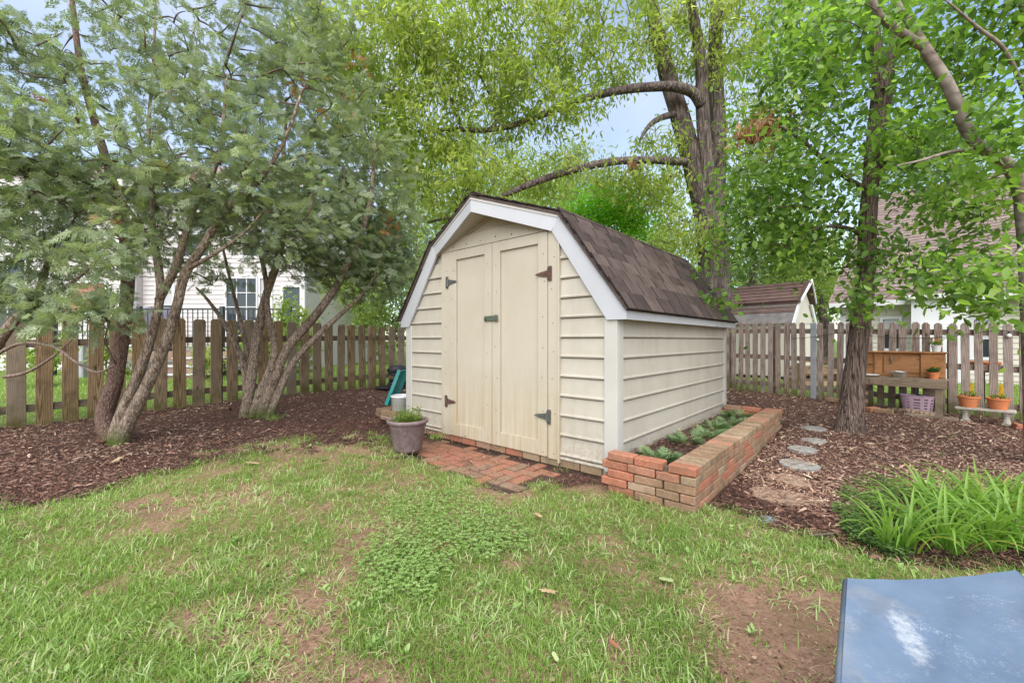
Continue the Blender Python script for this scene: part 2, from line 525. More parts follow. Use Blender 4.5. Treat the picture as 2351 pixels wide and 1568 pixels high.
inpl = (lx > 1.33) & (lx < 1.85) & (ly > -0.1) & (ly < 2.65)
Z = np.where(inpl, 0.105 + rng.uniform(0, 0.02, n), Z)
ang = rng.uniform(0, 2 * np.pi, n)
d = np.stack([np.cos(ang), np.sin(ang), rng.normal(0, 0.22, n)], -1)
nr = np.stack([rng.normal(0, 0.35, n), rng.normal(0, 0.35, n), np.ones(n)], -1)
TV = [(-0.5, -0.4, 0), (-0.15, -0.5, 0.05), (0.5, -0.12, 0), (0.46, 0.18, 0.0), (0.0, 0.5, 0.06), (-0.5, 0.3, 0.0)]
TF = [(0, 1, 4, 5), (1, 2, 3, 4)]
# freshly laid dark mulch next to the lawn, older paler chips further back
fresh = np.clip(1.0 - (-lawn_mask(X, Y)) / 120.0 + (vnoise(X, Y, 1.4, 31) - 0.5) * 0.9, 0, 1)
tint = np.clip(0.70 - 0.48 * fresh + rng.normal(0, 0.20, n), 0, 1)
Vc, Fc = scatter(TV, TF, np.stack([X, Y, Z], -1), d, nr, L, Wd)
def mat_chip():
    m, nt, b, _ = new_mat('mulch_chip')
    a = N(nt, 'Attribute', attribute_name='tint')
    c = ramp(nt, [(0.0, (0.024, 0.015, 0.012)), (0.28, (0.102, 0.052, 0.040)), (0.5, (0.205, 0.110, 0.080)), (0.75, (0.33, 0.20, 0.145)), (1.0, (0.53, 0.41, 0.30))], a.outputs['Fac']).outputs['Color']
    nt.links.new(c, b.inputs['Base Color']); b.inputs['Roughness'].default_value = 0.85; b.inputs['Specular IOR Level'].default_value = 0.2
    return m
tag(mesh_obj('mulch_chips', np_mesh('mulch_chips', Vc, Fc, mat_chip(), np.repeat(tint, 6))), 'dark shredded bark mulch covering the beds', 'mulch', None, 'stuff')

# ------------------------------------------------------------------ crumbs of soil and dead thatch on the bare ground
Xa, Ya = px_ground(45000, -350, 2700, 1000, 1640)
ok = (lawn_mask(Xa, Ya) > -10); Xa, Ya = Xa[ok], Ya[ok]; n = len(Xa)
ang = rng.uniform(0, 6.283, n); L = rng.gamma(2.0, 0.0022, n) + 0.002
Vc, Fc = scatter(TV, TF, np.stack([Xa, Ya, gz(Xa, Ya) + rng.uniform(0.0, 0.012, n)], -1), np.stack([np.cos(ang), np.sin(ang), rng.normal(0, .4, n)], -1), rng.normal(0, .6, (n, 3)) + (0, 0, 1), L, L * rng.uniform(.25, .9, n))
def mat_crumb():
    m, nt, b, _ = new_mat('soil_crumb')
    a = N(nt, 'Attribute', attribute_name='tint')
    c = ramp(nt, [(0.0, (0.07, 0.040, 0.028)), (0.5, (0.23, 0.14, 0.095)), (0.8, (0.31, 0.20, 0.14)), (1.0, (0.38, 0.28, 0.20))], a.outputs['Fac']).outputs['Color']
    nt.links.new(c, b.inputs['Base Color']); b.inputs['Roughness'].default_value = 0.95; b.inputs['Specular IOR Level'].default_value = 0.1
    return m
tag(mesh_obj('soil_crumbs', np_mesh('soil_crumbs', Vc, Fc, mat_crumb(), np.repeat(np.clip(rng.normal(.5, .25, n), 0, 1), 6))), 'loose crumbs of reddish soil and thatch between the grass', 'soil', None, 'stuff')

# ------------------------------------------------------------------ lawn
M_GRASS = mat_leaf('grass', [(0.0, (0.090, 0.165, 0.026)), (0.35, (0.180, 0.290, 0.055)), (0.6, (0.265, 0.370, 0.095)), (0.8, (0.325, 0.42, 0.185)), (0.92, (0.44, 0.46, 0.25)), (1.0, (0.50, 0.41, 0.27))], 0.35, 0.45, 0.3, 1.3)
BT = [(0.0, -0.5, 0), (0.0, 0.5, 0), (0.42, -0.42, 0.05), (0.42, 0.42, 0.05), (0.78, -0.26, 0.0), (0.78, 0.26, 0.0), (1.0, 0, -0.12)]
BF = [(0, 1, 3, 2), (2, 3, 5, 4), (4, 5, 6, 6)]
def blades(X, Y, L, Wd, lean, tint, z0=None):
    n = len(X)
    ang = rng.uniform(0, 2 * np.pi, n)
    d = np.stack([np.cos(ang) * lean, np.sin(ang) * lean, np.ones(n)], -1)
    nr = np.stack([np.cos(ang), np.sin(ang), -lean + 0.0 * ang], -1) * -1 + rng.normal(0, 0.25, (n, 3))
    z = gz(X, Y) - 0.004 if z0 is None else z0
    Vv, _ = scatter(BT, [(0, 1, 2)], np.stack([X, Y, z], -1), d, nr, L, Wd)
    # droop the outer part of each blade
    Vv = Vv.reshape(n, 7, 3)
    u = np.array([0, 0, .42, .42, .78, .78, 1.0])
    Vv[:, :, 2] -= (u ** 2.6)[None] * (L * 0.55 * np.clip(lean, 0, 1.4))[:, None]
    Vv[:, :, 2] = np.maximum(Vv[:, :, 2], (z + 0.003)[:, None])
    k = np.arange(n) * 7
    T = np.array([(0, 1, 3), (0, 3, 2), (2, 3, 5), (2, 5, 4), (4, 5, 6)])
    Fv = (T[None] + k[:, None, None]).reshape(-1, 3)
    return Vv.reshape(-1, 3), Fv, np.repeat(tint, 7)
def lawn_filter(X, Y):
    lx, ly = shed_local(X, Y)
    return (lawn_mask(X, Y) > -6) & ~((np.abs(lx) < 1.95) & (ly > -0.23) & (ly < 2.9)) & ~((lx > -0.5) & (lx < 0.88) & (ly > -0.70) & (ly < 0))
def lawn_pts(n):
    xs, ys = [], []
    k = 0
    while k < n:
        a, b2 = px_ground(n * 2, -800, 3100, 990, 1700)
        ok_ = rng.random(len(a)) < (b2 / 4.2) ** 1.5
        xs.append(a[ok_]); ys.append(b2[ok_]); k += int(ok_.sum())
    return np.concatenate(xs)[:n], np.concatenate(ys)[:n]
GV = []; GF = []; GT = []; goff = 0
def gadd(t):
    global goff
    GV.append(t[0]); GF.append(t[1] + goff); GT.append(t[2]); goff += len(t[0])
# fine short turf in tufts
Xa, Ya = lawn_pts(19500)
ok = lawn_filter(Xa, Ya) & (rng.random(len(Xa)) > bare(Xa, Ya) * 0.97) & (vnoise(Xa, Ya, 2.6, 41) > 0.30)
Xa, Ya = Xa[ok], Ya[ok]
for i in range(len(Xa)):
    k = int(rng.integers(14, 30)); r = rng.uniform(0.02, 0.07)
    x = Xa[i] + rng.normal(0, r, k); y = Ya[i] + rng.normal(0, r, k)
    base = 0.30 + 0.35 * (vnoise(Xa[i], Ya[i], 1.9, 42) - 0.5)
    gadd(blades(x, y, rng.uniform(0.022, 0.058, k), rng.uniform(0.0018, 0.0034, k), rng.uniform(0.1, 1.0, k), np.clip(base + rng.normal(0, 0.12, k), 0, 0.9)))
# coarse arching clumps, bluish to yellow green
Xa, Ya = lawn_pts(6800)
dens = vnoise(Xa, Ya, 1.7, 43)
ok = lawn_filter(Xa, Ya) & (rng.random(len(Xa)) > bare(Xa, Ya) * 0.93) & (dens > 0.28)
Xa, Ya = Xa[ok], Ya[ok]
for i in range(len(Xa)):
    k = int(rng.integers(7, 18)); r = rng.uniform(0.012, 0.035); s = rng.uniform(0.7, 1.25)
    x = Xa[i] + rng.normal(0, r, k); y = Ya[i] + rng.normal(0, r, k)
    base = rng.uniform(0.5, 0.9)
    tt = np.clip(base + rng.normal(0, 0.07, k), 0, 0.93); tt[rng.random(k) < 0.10] = 1.0
    gadd(blades(x, y, rng.uniform(0.038, 0.088, k) * s, rng.uniform(0.0035, 0.0062, k), rng.uniform(0.35, 1.7, k), tt))
# dry straw lying flat
Xa, Ya = lawn_pts(34000)
ok = lawn_filter(Xa, Ya) & (rng.random(len(Xa)) > bare(Xa, Ya) * 0.6); Xa, Ya = Xa[ok], Ya[ok]; k = len(Xa)
gadd(blades(Xa, Ya, rng.uniform(0.03, 0.09, k), rng.uniform(0.0015, 0.003, k), rng.uniform(2.0, 6.0, k), np.clip(rng.normal(0.95, 0.06, k), 0, 1)))
# a few single blades in the bare soil and at the bed edge
Xa, Ya = lawn_pts(34000)
ok = lawn_filter(Xa, Ya) & (rng.random(len(Xa)) > bare(Xa, Ya) * 0.88); Xa, Ya = Xa[ok], Ya[ok]; k = len(Xa)
gadd(blades(Xa, Ya, rng.uniform(0.025, 0.075, k), rng.uniform(0.002, 0.0045, k), rng.uniform(0.2, 1.6, k), np.clip(rng.normal(0.5, 0.2, k), 0, 1)))
tag(mesh_obj('lawn_grass', np_mesh('lawn_grass', np.concatenate(GV), np.concatenate(GF), M_GRASS, np.concatenate(GT))), 'patchy green lawn grass in front of the shed', 'grass', None, 'stuff')
# grass beyond the fences
Xa = rng.uniform(-13, 15, 120000); Ya = rng.uniform(3.5, 15, 120000)
ok = (outside(Xa, Ya) > 0.12) & (np.abs(Xa) < 1.35 * Ya); Xa, Ya = Xa[ok], Ya[ok]; k = len(Xa)
b_ = blades(Xa, Ya, rng.uniform(0.05, 0.13, k), rng.uniform(0.006, 0.012, k), rng.uniform(0.2, 1.2, k), np.clip(rng.normal(0.5, 0.15, k), 0, 0.95))
tag(mesh_obj('neighbour_grass', np_mesh('neighbour_grass', b_[0], b_[1], M_GRASS, b_[2])), 'bright green grass growing beyond the picket fences', 'grass', None, 'stuff')
# clover patch
Xa, Ya = px_ground(30000, 600, 1350, 1085, 1480)
cpx = CXP + Xa / Ya * FPX; cpy = CYP + (CAM_H + 0.07) / Ya * FPX
cd = np.minimum(np.hypot((cpx - 1010) / 185, (cpy - 1190) / 95), np.minimum(np.hypot((cpx - 930) / 130, (cpy - 1295) / 105), np.hypot((cpx - 1120) / 130, (cpy - 1240) / 60)))
ok = lawn_filter(Xa, Ya) & (cd + (vnoise(Xa, Ya, 9, 51) - 0.5) * 0.9 < 1.0) & (rng.random(len(Xa)) < np.clip(0.85 - cd * 0.8, 0.04, 0.55)); Xa, Ya = Xa[ok], Ya[ok]; k = len(Xa)
cz = gz(Xa, Ya) + rng.uniform(0.012, 0.045, k)
a0 = rng.uniform(0, 2 * np.pi, k); Vs = []; Fs = []; off = 0
CT = [(0.0, 0, 0), (0.55, -0.5, 0.10), (1.0, -0.28, 0.12), (0.92, 0, 0.06), (1.0, 0.28, 0.12), (0.55, 0.5, 0.10)]
CF = [(0, 1, 2, 3), (0, 3, 4, 5)]
ct = np.clip(rng.normal(0.5, 0.2, k), 0, 1); tilt = rng.normal(0, 0.25, (k, 3))
for j in range(3):
    a = a0 + j * 2 * np.pi / 3
    vv, ff = scatter(CT, CF, np.stack([Xa, Ya, cz], -1), np.stack([np.cos(a), np.sin(a), 0 * a], -1), np.stack([0 * a, 0 * a, np.ones(k)], -1) + tilt, rng.uniform(0.006, 0.0125, k))
    Vs.append(vv); Fs.append(ff + off); off += len(vv)
M_CLOVER = mat_leaf('clover', [(0.0, (0.12, 0.21, 0.045)), (0.5, (0.22, 0.335, 0.095)), (1.0, (0.32, 0.425, 0.165))], 0.3, 0.5, 0.3, 1.2)
tag(mesh_obj('clover_patch', np_mesh('clover_patch', np.concatenate(Vs), np.concatenate(Fs), M_CLOVER, np.tile(np.repeat(ct, 6), 3))), 'patch of pale green clover in the lawn', 'clover', None, 'stuff')

# small broad-leaved weeds in the turf
Xa, Ya = lawn_pts(420); ok = lawn_filter(Xa, Ya) & (rng.random(len(Xa)) > bare(Xa, Ya) * 0.7); Xa, Ya = Xa[ok], Ya[ok]
WV = [(0, 0, 0), (0.3, -0.5, 0.10), (0.68, -0.42, 0.10), (1.0, 0, 0.0), (0.68, 0.42, 0.10), (0.3, 0.5, 0.10)]
P_, D_, L_, T_ = [], [], [], []
for i in range(len(Xa)):
    k = int(rng.integers(5, 10)); a = rng.uniform(0, 6.283, k); s_ = rng.uniform(0.014, 0.036); tt = rng.uniform(0.2, 0.9)
    for q in range(k):
        P_.append((Xa[i] + rng.normal(0, .006), Ya[i] + rng.normal(0, .006), float(gz(Xa[i], Ya[i])) + rng.uniform(.004, .02))); D_.append((math.cos(a[q]), math.sin(a[q]), rng.uniform(.05, .9))); L_.append(s_ * rng.uniform(.6, 1.1)); T_.append(np.clip(tt + rng.normal(0, .1), 0, 1))
L_ = np.array(L_); V, F = scatter(WV, [(0, 1, 2, 3), (0, 3, 4, 5)], P_, D_, rng.normal(0, .2, (len(P_), 3)) + (0, 0, 1), L_, L_ * rng.uniform(.35, .6, len(L_)))
tag(mesh_obj('lawn_weeds', np_mesh('lawn_weeds', V, F, M_CLOVER, np.repeat(np.array(T_), 6))), 'little broad-leaved weeds scattered through the lawn', 'weeds', None, 'stuff')

# ------------------------------------------------------------------ shared materials
def mat_siding(name, col, stain, amt):
    m, nt, b, _ = new_mat(name)
    v = coords(nt); f = noise(nt, v, 2.2, 6, 0.65); f2 = noise(nt, coords(nt, (14, 14, 1.2)), 1.0, 5, 0.6); fs = noise(nt, v, 70, 4, 0.7)
    c = mixc(nt, col, [x * 0.88 for x in col], maprange(nt, f, 0.35, 0.7))
    mu = N(nt, 'Math', operation='MULTIPLY'); nt.links.new(maprange(nt, f, 0.42, 0.62), mu.inputs[0]); nt.links.new(maprange(nt, f2, 0.42, 0.75), mu.inputs[1])
    c = mixc(nt, c, stain, maprange(nt, mu.outputs[0], 0, 1, 0, amt))
    c = mixc(nt, c, [x * 0.5 for x in stain], maprange(nt, fs, 0.70, 0.82, 0, 0.12))
    tc = N(nt, 'TexCoord'); sx = N(nt, 'SeparateXYZ'); nt.links.new(tc.outputs['Object'], sx.inputs[0])     # mud splashed up from the ground
    mu2 = N(nt, 'Math', operation='MULTIPLY'); nt.links.new(maprange(nt, sx.outputs['Z'], 0.0, 0.34, 1.0, 0.0), mu2.inputs[0]); nt.links.new(maprange(nt, noise(nt, v, 38, 5, 0.75), 0.42, 0.62), mu2.inputs[1])
    c = mixc(nt, c, (0.22, 0.155, 0.10), maprange(nt, mu2.outputs[0], 0, 1, 0, 0.6))
    nt.links.new(c, b.inputs['Base Color']); b.inputs['Roughness'].default_value = 0.5; b.inputs['Specular IOR Level'].default_value = 0.3
    return m
def mat_door():
    m, nt, b, _ = new_mat('door_paint')
    v = coords(nt); f = noise(nt, v, 1.8, 6, 0.65); st = noise(nt, coords(nt, (26, 26, 0.9)), 1.0, 5, 0.6); fine = noise(nt, coords(nt, (90, 90, 2.2)), 1.0, 3, 0.6)
    c = mixc(nt, (0.430, 0.392, 0.322), (0.385, 0.343, 0.267), maprange(nt, f, 0.35, 0.7))
    c = mixc(nt, c, (0.45, 0.415, 0.355), maprange(nt, noise(nt, v, 0.9, 3), 0.52, 0.7, 0, 0.7))
    tc = N(nt, 'TexCoord'); sx = N(nt, 'SeparateXYZ'); nt.links.new(tc.outputs['Object'], sx.inputs[0])
    low = maprange(nt, sx.outputs['Z'], 0.02, 0.75, 1.0, 0.0)          # mould stain splashed up from the ground
    mu = N(nt, 'Math', operation='MULTIPLY'); nt.links.new(low, mu.inputs[0]); nt.links.new(maprange(nt, st, 0.40, 0.66), mu.inputs[1])
    c = mixc(nt, c, (0.36, 0.25, 0.12), maprange(nt, mu.outputs[0], 0, 1, 0, 0.75))
    c = mixc(nt, c, (0.50, 0.42, 0.30), maprange(nt, fine, 0.55, 0.75, 0, 0.35))
    nt.links.new(c, b.inputs['Base Color']); b.inputs['Roughness'].default_value = 0.6; b.inputs['Specular IOR Level'].default_value = 0.25
    bump(nt, b, fine, 0.2, 0.003)
    return m
M_SIDING = mat_siding('siding_cream', (0.44, 0.405, 0.345), (0.30, 0.245, 0.165), 0.5)
M_DOOR = mat_door()
M_TRIM = mat_plain('trim_white', (0.41, 0.42, 0.445), 0.45, 0.05, 3.0, dirt=((0.45, 0.43, 0.40), 0.25))
M_POST = mat_plain('post_cream', (0.43, 0.415, 0.385), 0.45, 0.05, 3.0, dirt=((0.45, 0.40, 0.32), 0.3))
M_RUST = mat_plain('rusty_steel', (0.095, 0.050, 0.040), 0.75, 0.4, 40, metal=0.2, dirt=((0.22, 0.17, 0.14), 0.6))
M_STEEL = mat_plain('weathered_steel', (0.16, 0.17, 0.165), 0.45, 0.25, 40, metal=0.7, dirt=((0.13, 0.07, 0.04), 0.5))
M_GREEN = mat_plain('hasp_green', (0.10, 0.12, 0.085), 0.5, 0.2, 30, metal=0.3)
M_BLACKP = mat_plain('black_plastic', (0.022, 0.022, 0.025), 0.38, 0.25, 12, dirt=((0.08, 0.075, 0.07), 0.5))
def mat_shingle(name, a, b2, c2, edge=0.0):
    m, nt, b, _ = new_mat(name)
    oi = N(nt, 'ObjectInfo'); c = ramp(nt, [(0, a), (0.5, b2), (1, c2)], oi.outputs['Random']).outputs['Color']
    v = coords(nt, (1, 1, 1), 6.0); f = noise(nt, v, 130, 3, 0.8); g = noise(nt, v, 5, 5, 0.6)
    c = mixc(nt, c, [x * 1.9 for x in b2], maprange(nt, f, 0.45, 0.75, 0, 0.55))
    c = mixc(nt, c, [x * 0.5 for x in a], maprange(nt, g, 0.45, 0.7, 0, 0.55))
    if edge:  # shadow and dirt of the slits and course edges, painted as dark bands
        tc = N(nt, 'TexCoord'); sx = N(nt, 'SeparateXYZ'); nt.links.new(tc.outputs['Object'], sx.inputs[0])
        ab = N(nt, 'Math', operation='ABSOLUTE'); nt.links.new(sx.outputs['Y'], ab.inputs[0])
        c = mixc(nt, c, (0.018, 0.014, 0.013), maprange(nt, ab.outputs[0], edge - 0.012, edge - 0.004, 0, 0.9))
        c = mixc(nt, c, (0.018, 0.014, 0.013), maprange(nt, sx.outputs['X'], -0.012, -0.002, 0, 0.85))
    nt.links.new(c, b.inputs['Base Color']); b.inputs['Roughness'].default_value = 0.95; b.inputs['Specular IOR Level'].default_value = 0.1
    bump(nt, b, f, 0.5, 0.004)
    return m
M_SHINGLE = mat_shingle('shingle_brown', (0.045, 0.034, 0.032), (0.080, 0.060, 0.053), (0.115, 0.088, 0.077))
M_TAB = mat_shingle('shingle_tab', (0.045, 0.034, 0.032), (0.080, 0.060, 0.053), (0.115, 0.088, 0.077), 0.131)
M_BRICK = mat_brick('brick_orange', [(0.0, (0.26, 0.155, 0.10)), (0.25, (0.29, 0.11, 0.068)), (0.5, (0.33, 0.115, 0.066)), (0.75, (0.33, 0.15, 0.095)), (1.0, (0.32, 0.23, 0.16))], 0.6)
M_BRICKTAN = mat_brick('brick_tan', [(0.0, (0.20, 0.125, 0.075)), (0.4, (0.26, 0.145, 0.085)), (0.7, (0.25, 0.165, 0.10)), (1.0, (0.27, 0.20, 0.13))], 0.75)
M_PAVER = mat_brick('brick_paver', [(0.0, (0.24, 0.085, 0.055)), (0.5, (0.27, 0.115, 0.07)), (1.0, (0.20, 0.125, 0.085))], 0.8)
M_MORTAR = mat_plain('mortar', (0.10, 0.08, 0.06), 0.95, 0.3, 30, bmp=0.3)
M_REDSOIL = mat_plain('red_soil', (0.17, 0.095, 0.06), 0.95, 0.4, 30, bmp=0.6)
M_SOIL = mat_plain('bed_soil', (0.055, 0.034, 0.024), 0.95, 0.5, 30, bmp=0.6)

# ------------------------------------------------------------------ the garden shed
shed = thing('garden_shed', 'cream gambrel garden shed with double doors and brown shingle roof', 'shed', (SHED_O[0], SHED_O[1], 0), SHED_ROT)
MB().xz([(-1.31, -0.06), (1.31, -0.06), (1.31, 1.14), (0.79, 1.90), (0, 2.16), (-0.79, 1.90), (-1.31, 1.14)], 0.008, SHED_D - 0.008).build('wall', M_SIDING, shed)
LAP = 0.16
def prof(z0, z1):
    z1 -= 0.0045
    return [(0.0, z1), (0.009, z1), (0.016, z0 + 0.026), (0.024, z0 + 0.023), (0.027, z0 + 0.013), (0.023, z0 + 0.004), (0.012, z0), (0.0, z0)]
def xr_roof(z):                       # inner edge of the barge board
    return 1.262 if z < 1.13 else 1.262 - (z - 1.13) * (1.262 - 0.755) / (1.875 - 1.13)
for side in (-1, 1):
    xin = -0.692 if side < 0 else 0.809
    for k in range(12):
        z0, z1 = 0.03 + LAP * (k - 1), 0.03 + LAP * k - 0.0015
        z0 = max(z0, -0.005)
        pr = prof(z0, z1)
        a = [(xin, -d, z) for d, z in pr]
        out_ = [max(abs(xin) + 0.01, min(1.235, xr_roof(z) + 0.03)) for d, z in pr]
        if max(out_) <= abs(xin) + 0.012: continue
        MB().prism(a, [(side * o_, -d, z) for o_, (d, z) in zip(out_, pr)]).build('siding_board', M_SIDING, shed)
for side in (-1, 1):
    for k in range(8):
        z0, z1 = 0.03 + LAP * (k - 1), min(0.03 + LAP * k - 0.0015, 1.14)
        z0 = max(z0, -0.005)
        pr = prof(z0, z1)
        MB().prism([(side * (1.312 + d), 0.06, z) for d, z in pr], [(side * (1.312 + d), SHED_D - 0.06, z) for d, z in pr]).build('siding_board', M_SIDING, shed)
for k in range(8):
    z0, z1 = max(0.03 + LAP * (k - 1), -0.005), min(0.03 + LAP * k - 0.0015, 1.14)
    pr = prof(z0, z1)
    MB().prism([(-1.25, SHED_D + d, z) for d, z in pr], [(1.25, SHED_D + d, z) for d, z in pr]).build('siding_board', M_SIDING, shed)
for sx in (-1, 1):
    for y0, y1, yo in ((-0.03, 0.07, -0.03), (SHED_D - 0.07, SHED_D + 0.03, SHED_D + 0.03)):
        mb = MB()
        xa, xb = sorted((sx * 1.228, sx * 1.338)); fa, fb = sorted((yo, yo + (0.026 if yo < 0 else -0.026)))
        mb.box(xa, xb, fa, fb, -0.012, 1.14)
        xa, xb = sorted((sx * 1.312, sx * 1.3385))
        mb.box(xa, xb, y0 + (0.0265 if yo < 0 else 0), y1 - (0 if yo < 0 else 0.0265), -0.012, 1.14)
        mb.build('corner_post', M_POST, shed, bevel=0.004)
# door surround
MB().box(-0.692, -0.556, -0.030, 0.006, -0.008, 1.886).build('door_jamb', M_DOOR, shed, bevel=0.003)
MB().box(0.706, 0.808, -0.030, 0.006, -0.010, 1.884).build('door_jamb', M_DOOR, shed, bevel=0.003)
MB().box(0.8085, 0.826, -0.040, 0.004, -0.03, 1.86).build('jamb_trim', M_DOOR, shed, bevel=0.002)
MB().xz([(-0.712, 1.888), (0.712, 1.888), (0.345, 2.018), (-0.345, 2.018)], -0.028, 0.006).build('door_header', M_DOOR, shed, bevel=0.002)
MB().xz([(-0.335, 2.021), (0.335, 2.021), (0, 2.139)], -0.010, 0.006).build('gable_panel', M_DOOR, shed)
for s in (-1, 1):
    MB().xz([(s * 0.36, 2.022), (s * 0.28, 2.022), (0.0, 2.112), (0.0, 2.141)], -0.022, -0.011).build('gable_trim', M_DOOR, shed, bevel=0.002)
def make_door(x0, x1, hinge_side, mid_side):
    d = MB().box(x0, x1, -0.014, 0.006, 0.0, 1.882).build('door', M_DOOR, shed)
    sw = 0.098
    for a, b2 in ((x0, x0 + sw), (x1 - sw, x1)):
        MB().box(a, b2, -0.034, -0.0145, 0.0, 1.882).build('stile', M_DOOR, d, bevel=0.002)
    MB().box(x0 + sw + 0.001, x1 - sw - 0.001, -0.0335, -0.0145, 1.79, 1.881).build('rail', M_DOOR, d, bevel=0.002)
    MB().box(x0 + sw + 0.001, x1 - sw - 0.001, -0.0335, -0.0145, 0.001, 0.125).build('rail', M_DOOR, d, bevel=0.002)
    return d
dl = make_door(-0.551, 0.055, -1, 1)
dr = make_door(0.061, 0.701, 1, -1)
def hinge(door, xh, z, dirx, mat):
    mb = MB()
    mb.box(min(xh, xh - dirx * 0.034), max(xh, xh - dirx * 0.034), -0.041, -0.0345, z - 0.06, z + 0.06)
    mb.prism([(xh, -0.042, z - 0.030), (xh, -0.042, z + 0.030), (xh + dirx * 0.12, -0.042, z + 0.010), (xh + dirx * 0.138, -0.042, z), (xh + dirx * 0.12, -0.042, z - 0.010)],
             [(xh, -0.0365, z - 0.030), (xh, -0.0365, z + 0.030), (xh + dirx * 0.12, -0.0365, z + 0.010), (xh + dirx * 0.138, -0.0365, z), (xh + dirx * 0.12, -0.0365, z - 0.010)])
    mb.tube([(xh, -0.043, z - 0.045), (xh, -0.043, z + 0.045)], 0.006, 8)
    for zz in (-0.042, 0.042): mb.tube([(xh - dirx * 0.018, -0.0415, z + zz), (xh - dirx * 0.018, -0.046, z + zz)], 0.006, 6)
    for k in (0.04, 0.08): mb.tube([(xh + dirx * k, -0.0425, z), (xh + dirx * k, -0.047, z)], 0.006, 6)
    return mb.build('hinge', mat, door)
hinge(dl, -0.575, 1.57, 1, M_STEEL); hinge(dl, -0.590, 0.34, 1, M_RUST)
hinge(dr, 0.715, 1.525, -1, M_RUST); hinge(dr, 0.705, 0.335, -1, M_STEEL)
mb = MB().box(-0.035, 0.125, -0.046, -0.036, 1.15, 1.20); mb.box(0.10, 0.145, -0.050, -0.0465, 1.145, 1.205); mb.tube([(-0.015, -0.046, 1.175), (-0.015, -0.06, 1.175)], 0.012, 8)
mb.build('hasp', M_GREEN, dr, bevel=0.002)
mb = MB()
for x in (-0.62, -0.505, 0.005, 0.11, 0.655, 0.76):
    for z in np.arange(0.08, 1.86, 0.27):
        zz = z + random.uniform(-0.05, 0.05); xx = x + random.uniform(-0.02, 0.02)
        yy = -0.0305 if abs(x) > 0.55 and x in (-0.62, 0.76) else -0.0345
        mb.tube([(xx, yy, zz), (xx, yy - 0.002, zz)], 0.0042, 6)
for x in np.arange(-0.5, 0.7, 0.2): mb.tube([(x, -0.0285, 1.93 + random.uniform(-0.015, 0.015)), (x, -0.031, 1.93)], 0.0042, 6)
tag(mb.build('screw_heads', M_RUST, shed), kind='stuff')
# barge boards, soffit, eaves
PO, PB = 0.25, 0.035
for s in (-1, 1):
    P0, P1 = Vector((0, -PO, 2.258)), Vector((s * 0.828, -PB, 1.978))
    Q0, Q1 = Vector((0, -PO, 2.136)), Vector((s * 0.757, -PB - 0.018, 1.868))
    t = Vector((0, 0.022, 0))
    MB().prism([P0, P1, Q1, Q0], [P0 + t, P1 + t, Q1 + t, Q0 + t]).build('barge_board', M_TRIM, shed)
    u = Vector((0, -0.006, 0.0)); up = Vector((0, 0, 0.030)); dn = Vector((0, 0, -0.012))
    MB().prism([P0 + u + dn, P1 + u + dn, P1 + u + up, P0 + u + up], [P0 + dn + t, P1 + dn + t, P1 + up + t, P0 + up + t]).build('drip_edge', M_POST, shed)
    MB().xz([(s * 0.829, 1.979), (s * 1.418, 1.192), (s * 1.418, 1.122), (s * 1.262, 1.122), (s * 0.757, 1.868)], -PB - 0.012, -PB + 0.012).build('barge_board', M_TRIM, shed)
    MB().xz([(s * 0.829, 1.980), (s * 1.419, 1.193), (s * 1.436, 1.198), (s * 0.848, 1.998)], -PB - 0.018, -PB + 0.02).build('drip_edge', M_POST, shed)
    # perforated soffit of the prow
    R0, R1 = Vector((0, 0.004, 2.140)), Vector((s * 0.757, 0.004, 1.870))
    m_s = bpy.data.materials.get('soffit_vinyl')
    if m_s is None:
        m_s, nt, b, _ = new_mat('soffit_vinyl')
        vo = N(nt, 'TexVoronoi'); vo.inputs['Scale'].default_value = 75; vo.inputs['Randomness'].default_value = 0.0
        nt.links.new(coords(nt), vo.inputs['Vector'])
        c = mixc(nt, (0.43, 0.41, 0.36), (0.20, 0.185, 0.155), maprange(nt, vo.outputs['Distance'], 0.30, 0.36, 1, 0))
        nt.links.new(c, b.inputs['Base Color']); b.inputs['Roughness'].default_value = 0.6
    so = Vector((0, 0, 0.006)); a = Vector((0, 0.023, 0))
    MB().prism([Q0 + a, Q1 + a, R1, R0], [Q0 + a + so, Q1 + a + so, R1 + so, R0 + so]).build('soffit', m_s, shed)
    xa, xb = sorted((s * 1.400, s * 1.420))
    MB().box(xa, xb, -PB + 0.0125, SHED_D + 0.10, 1.121, 1.193).build('eave_fascia', M_TRIM, shed)
    xa, xb = sorted((s * 1.30, s * 1.3995))
    MB().box(xa, xb, -PB + 0.0125, SHED_D + 0.10, 1.128, 1.138).build('eave_soffit', M_TRIM, shed)
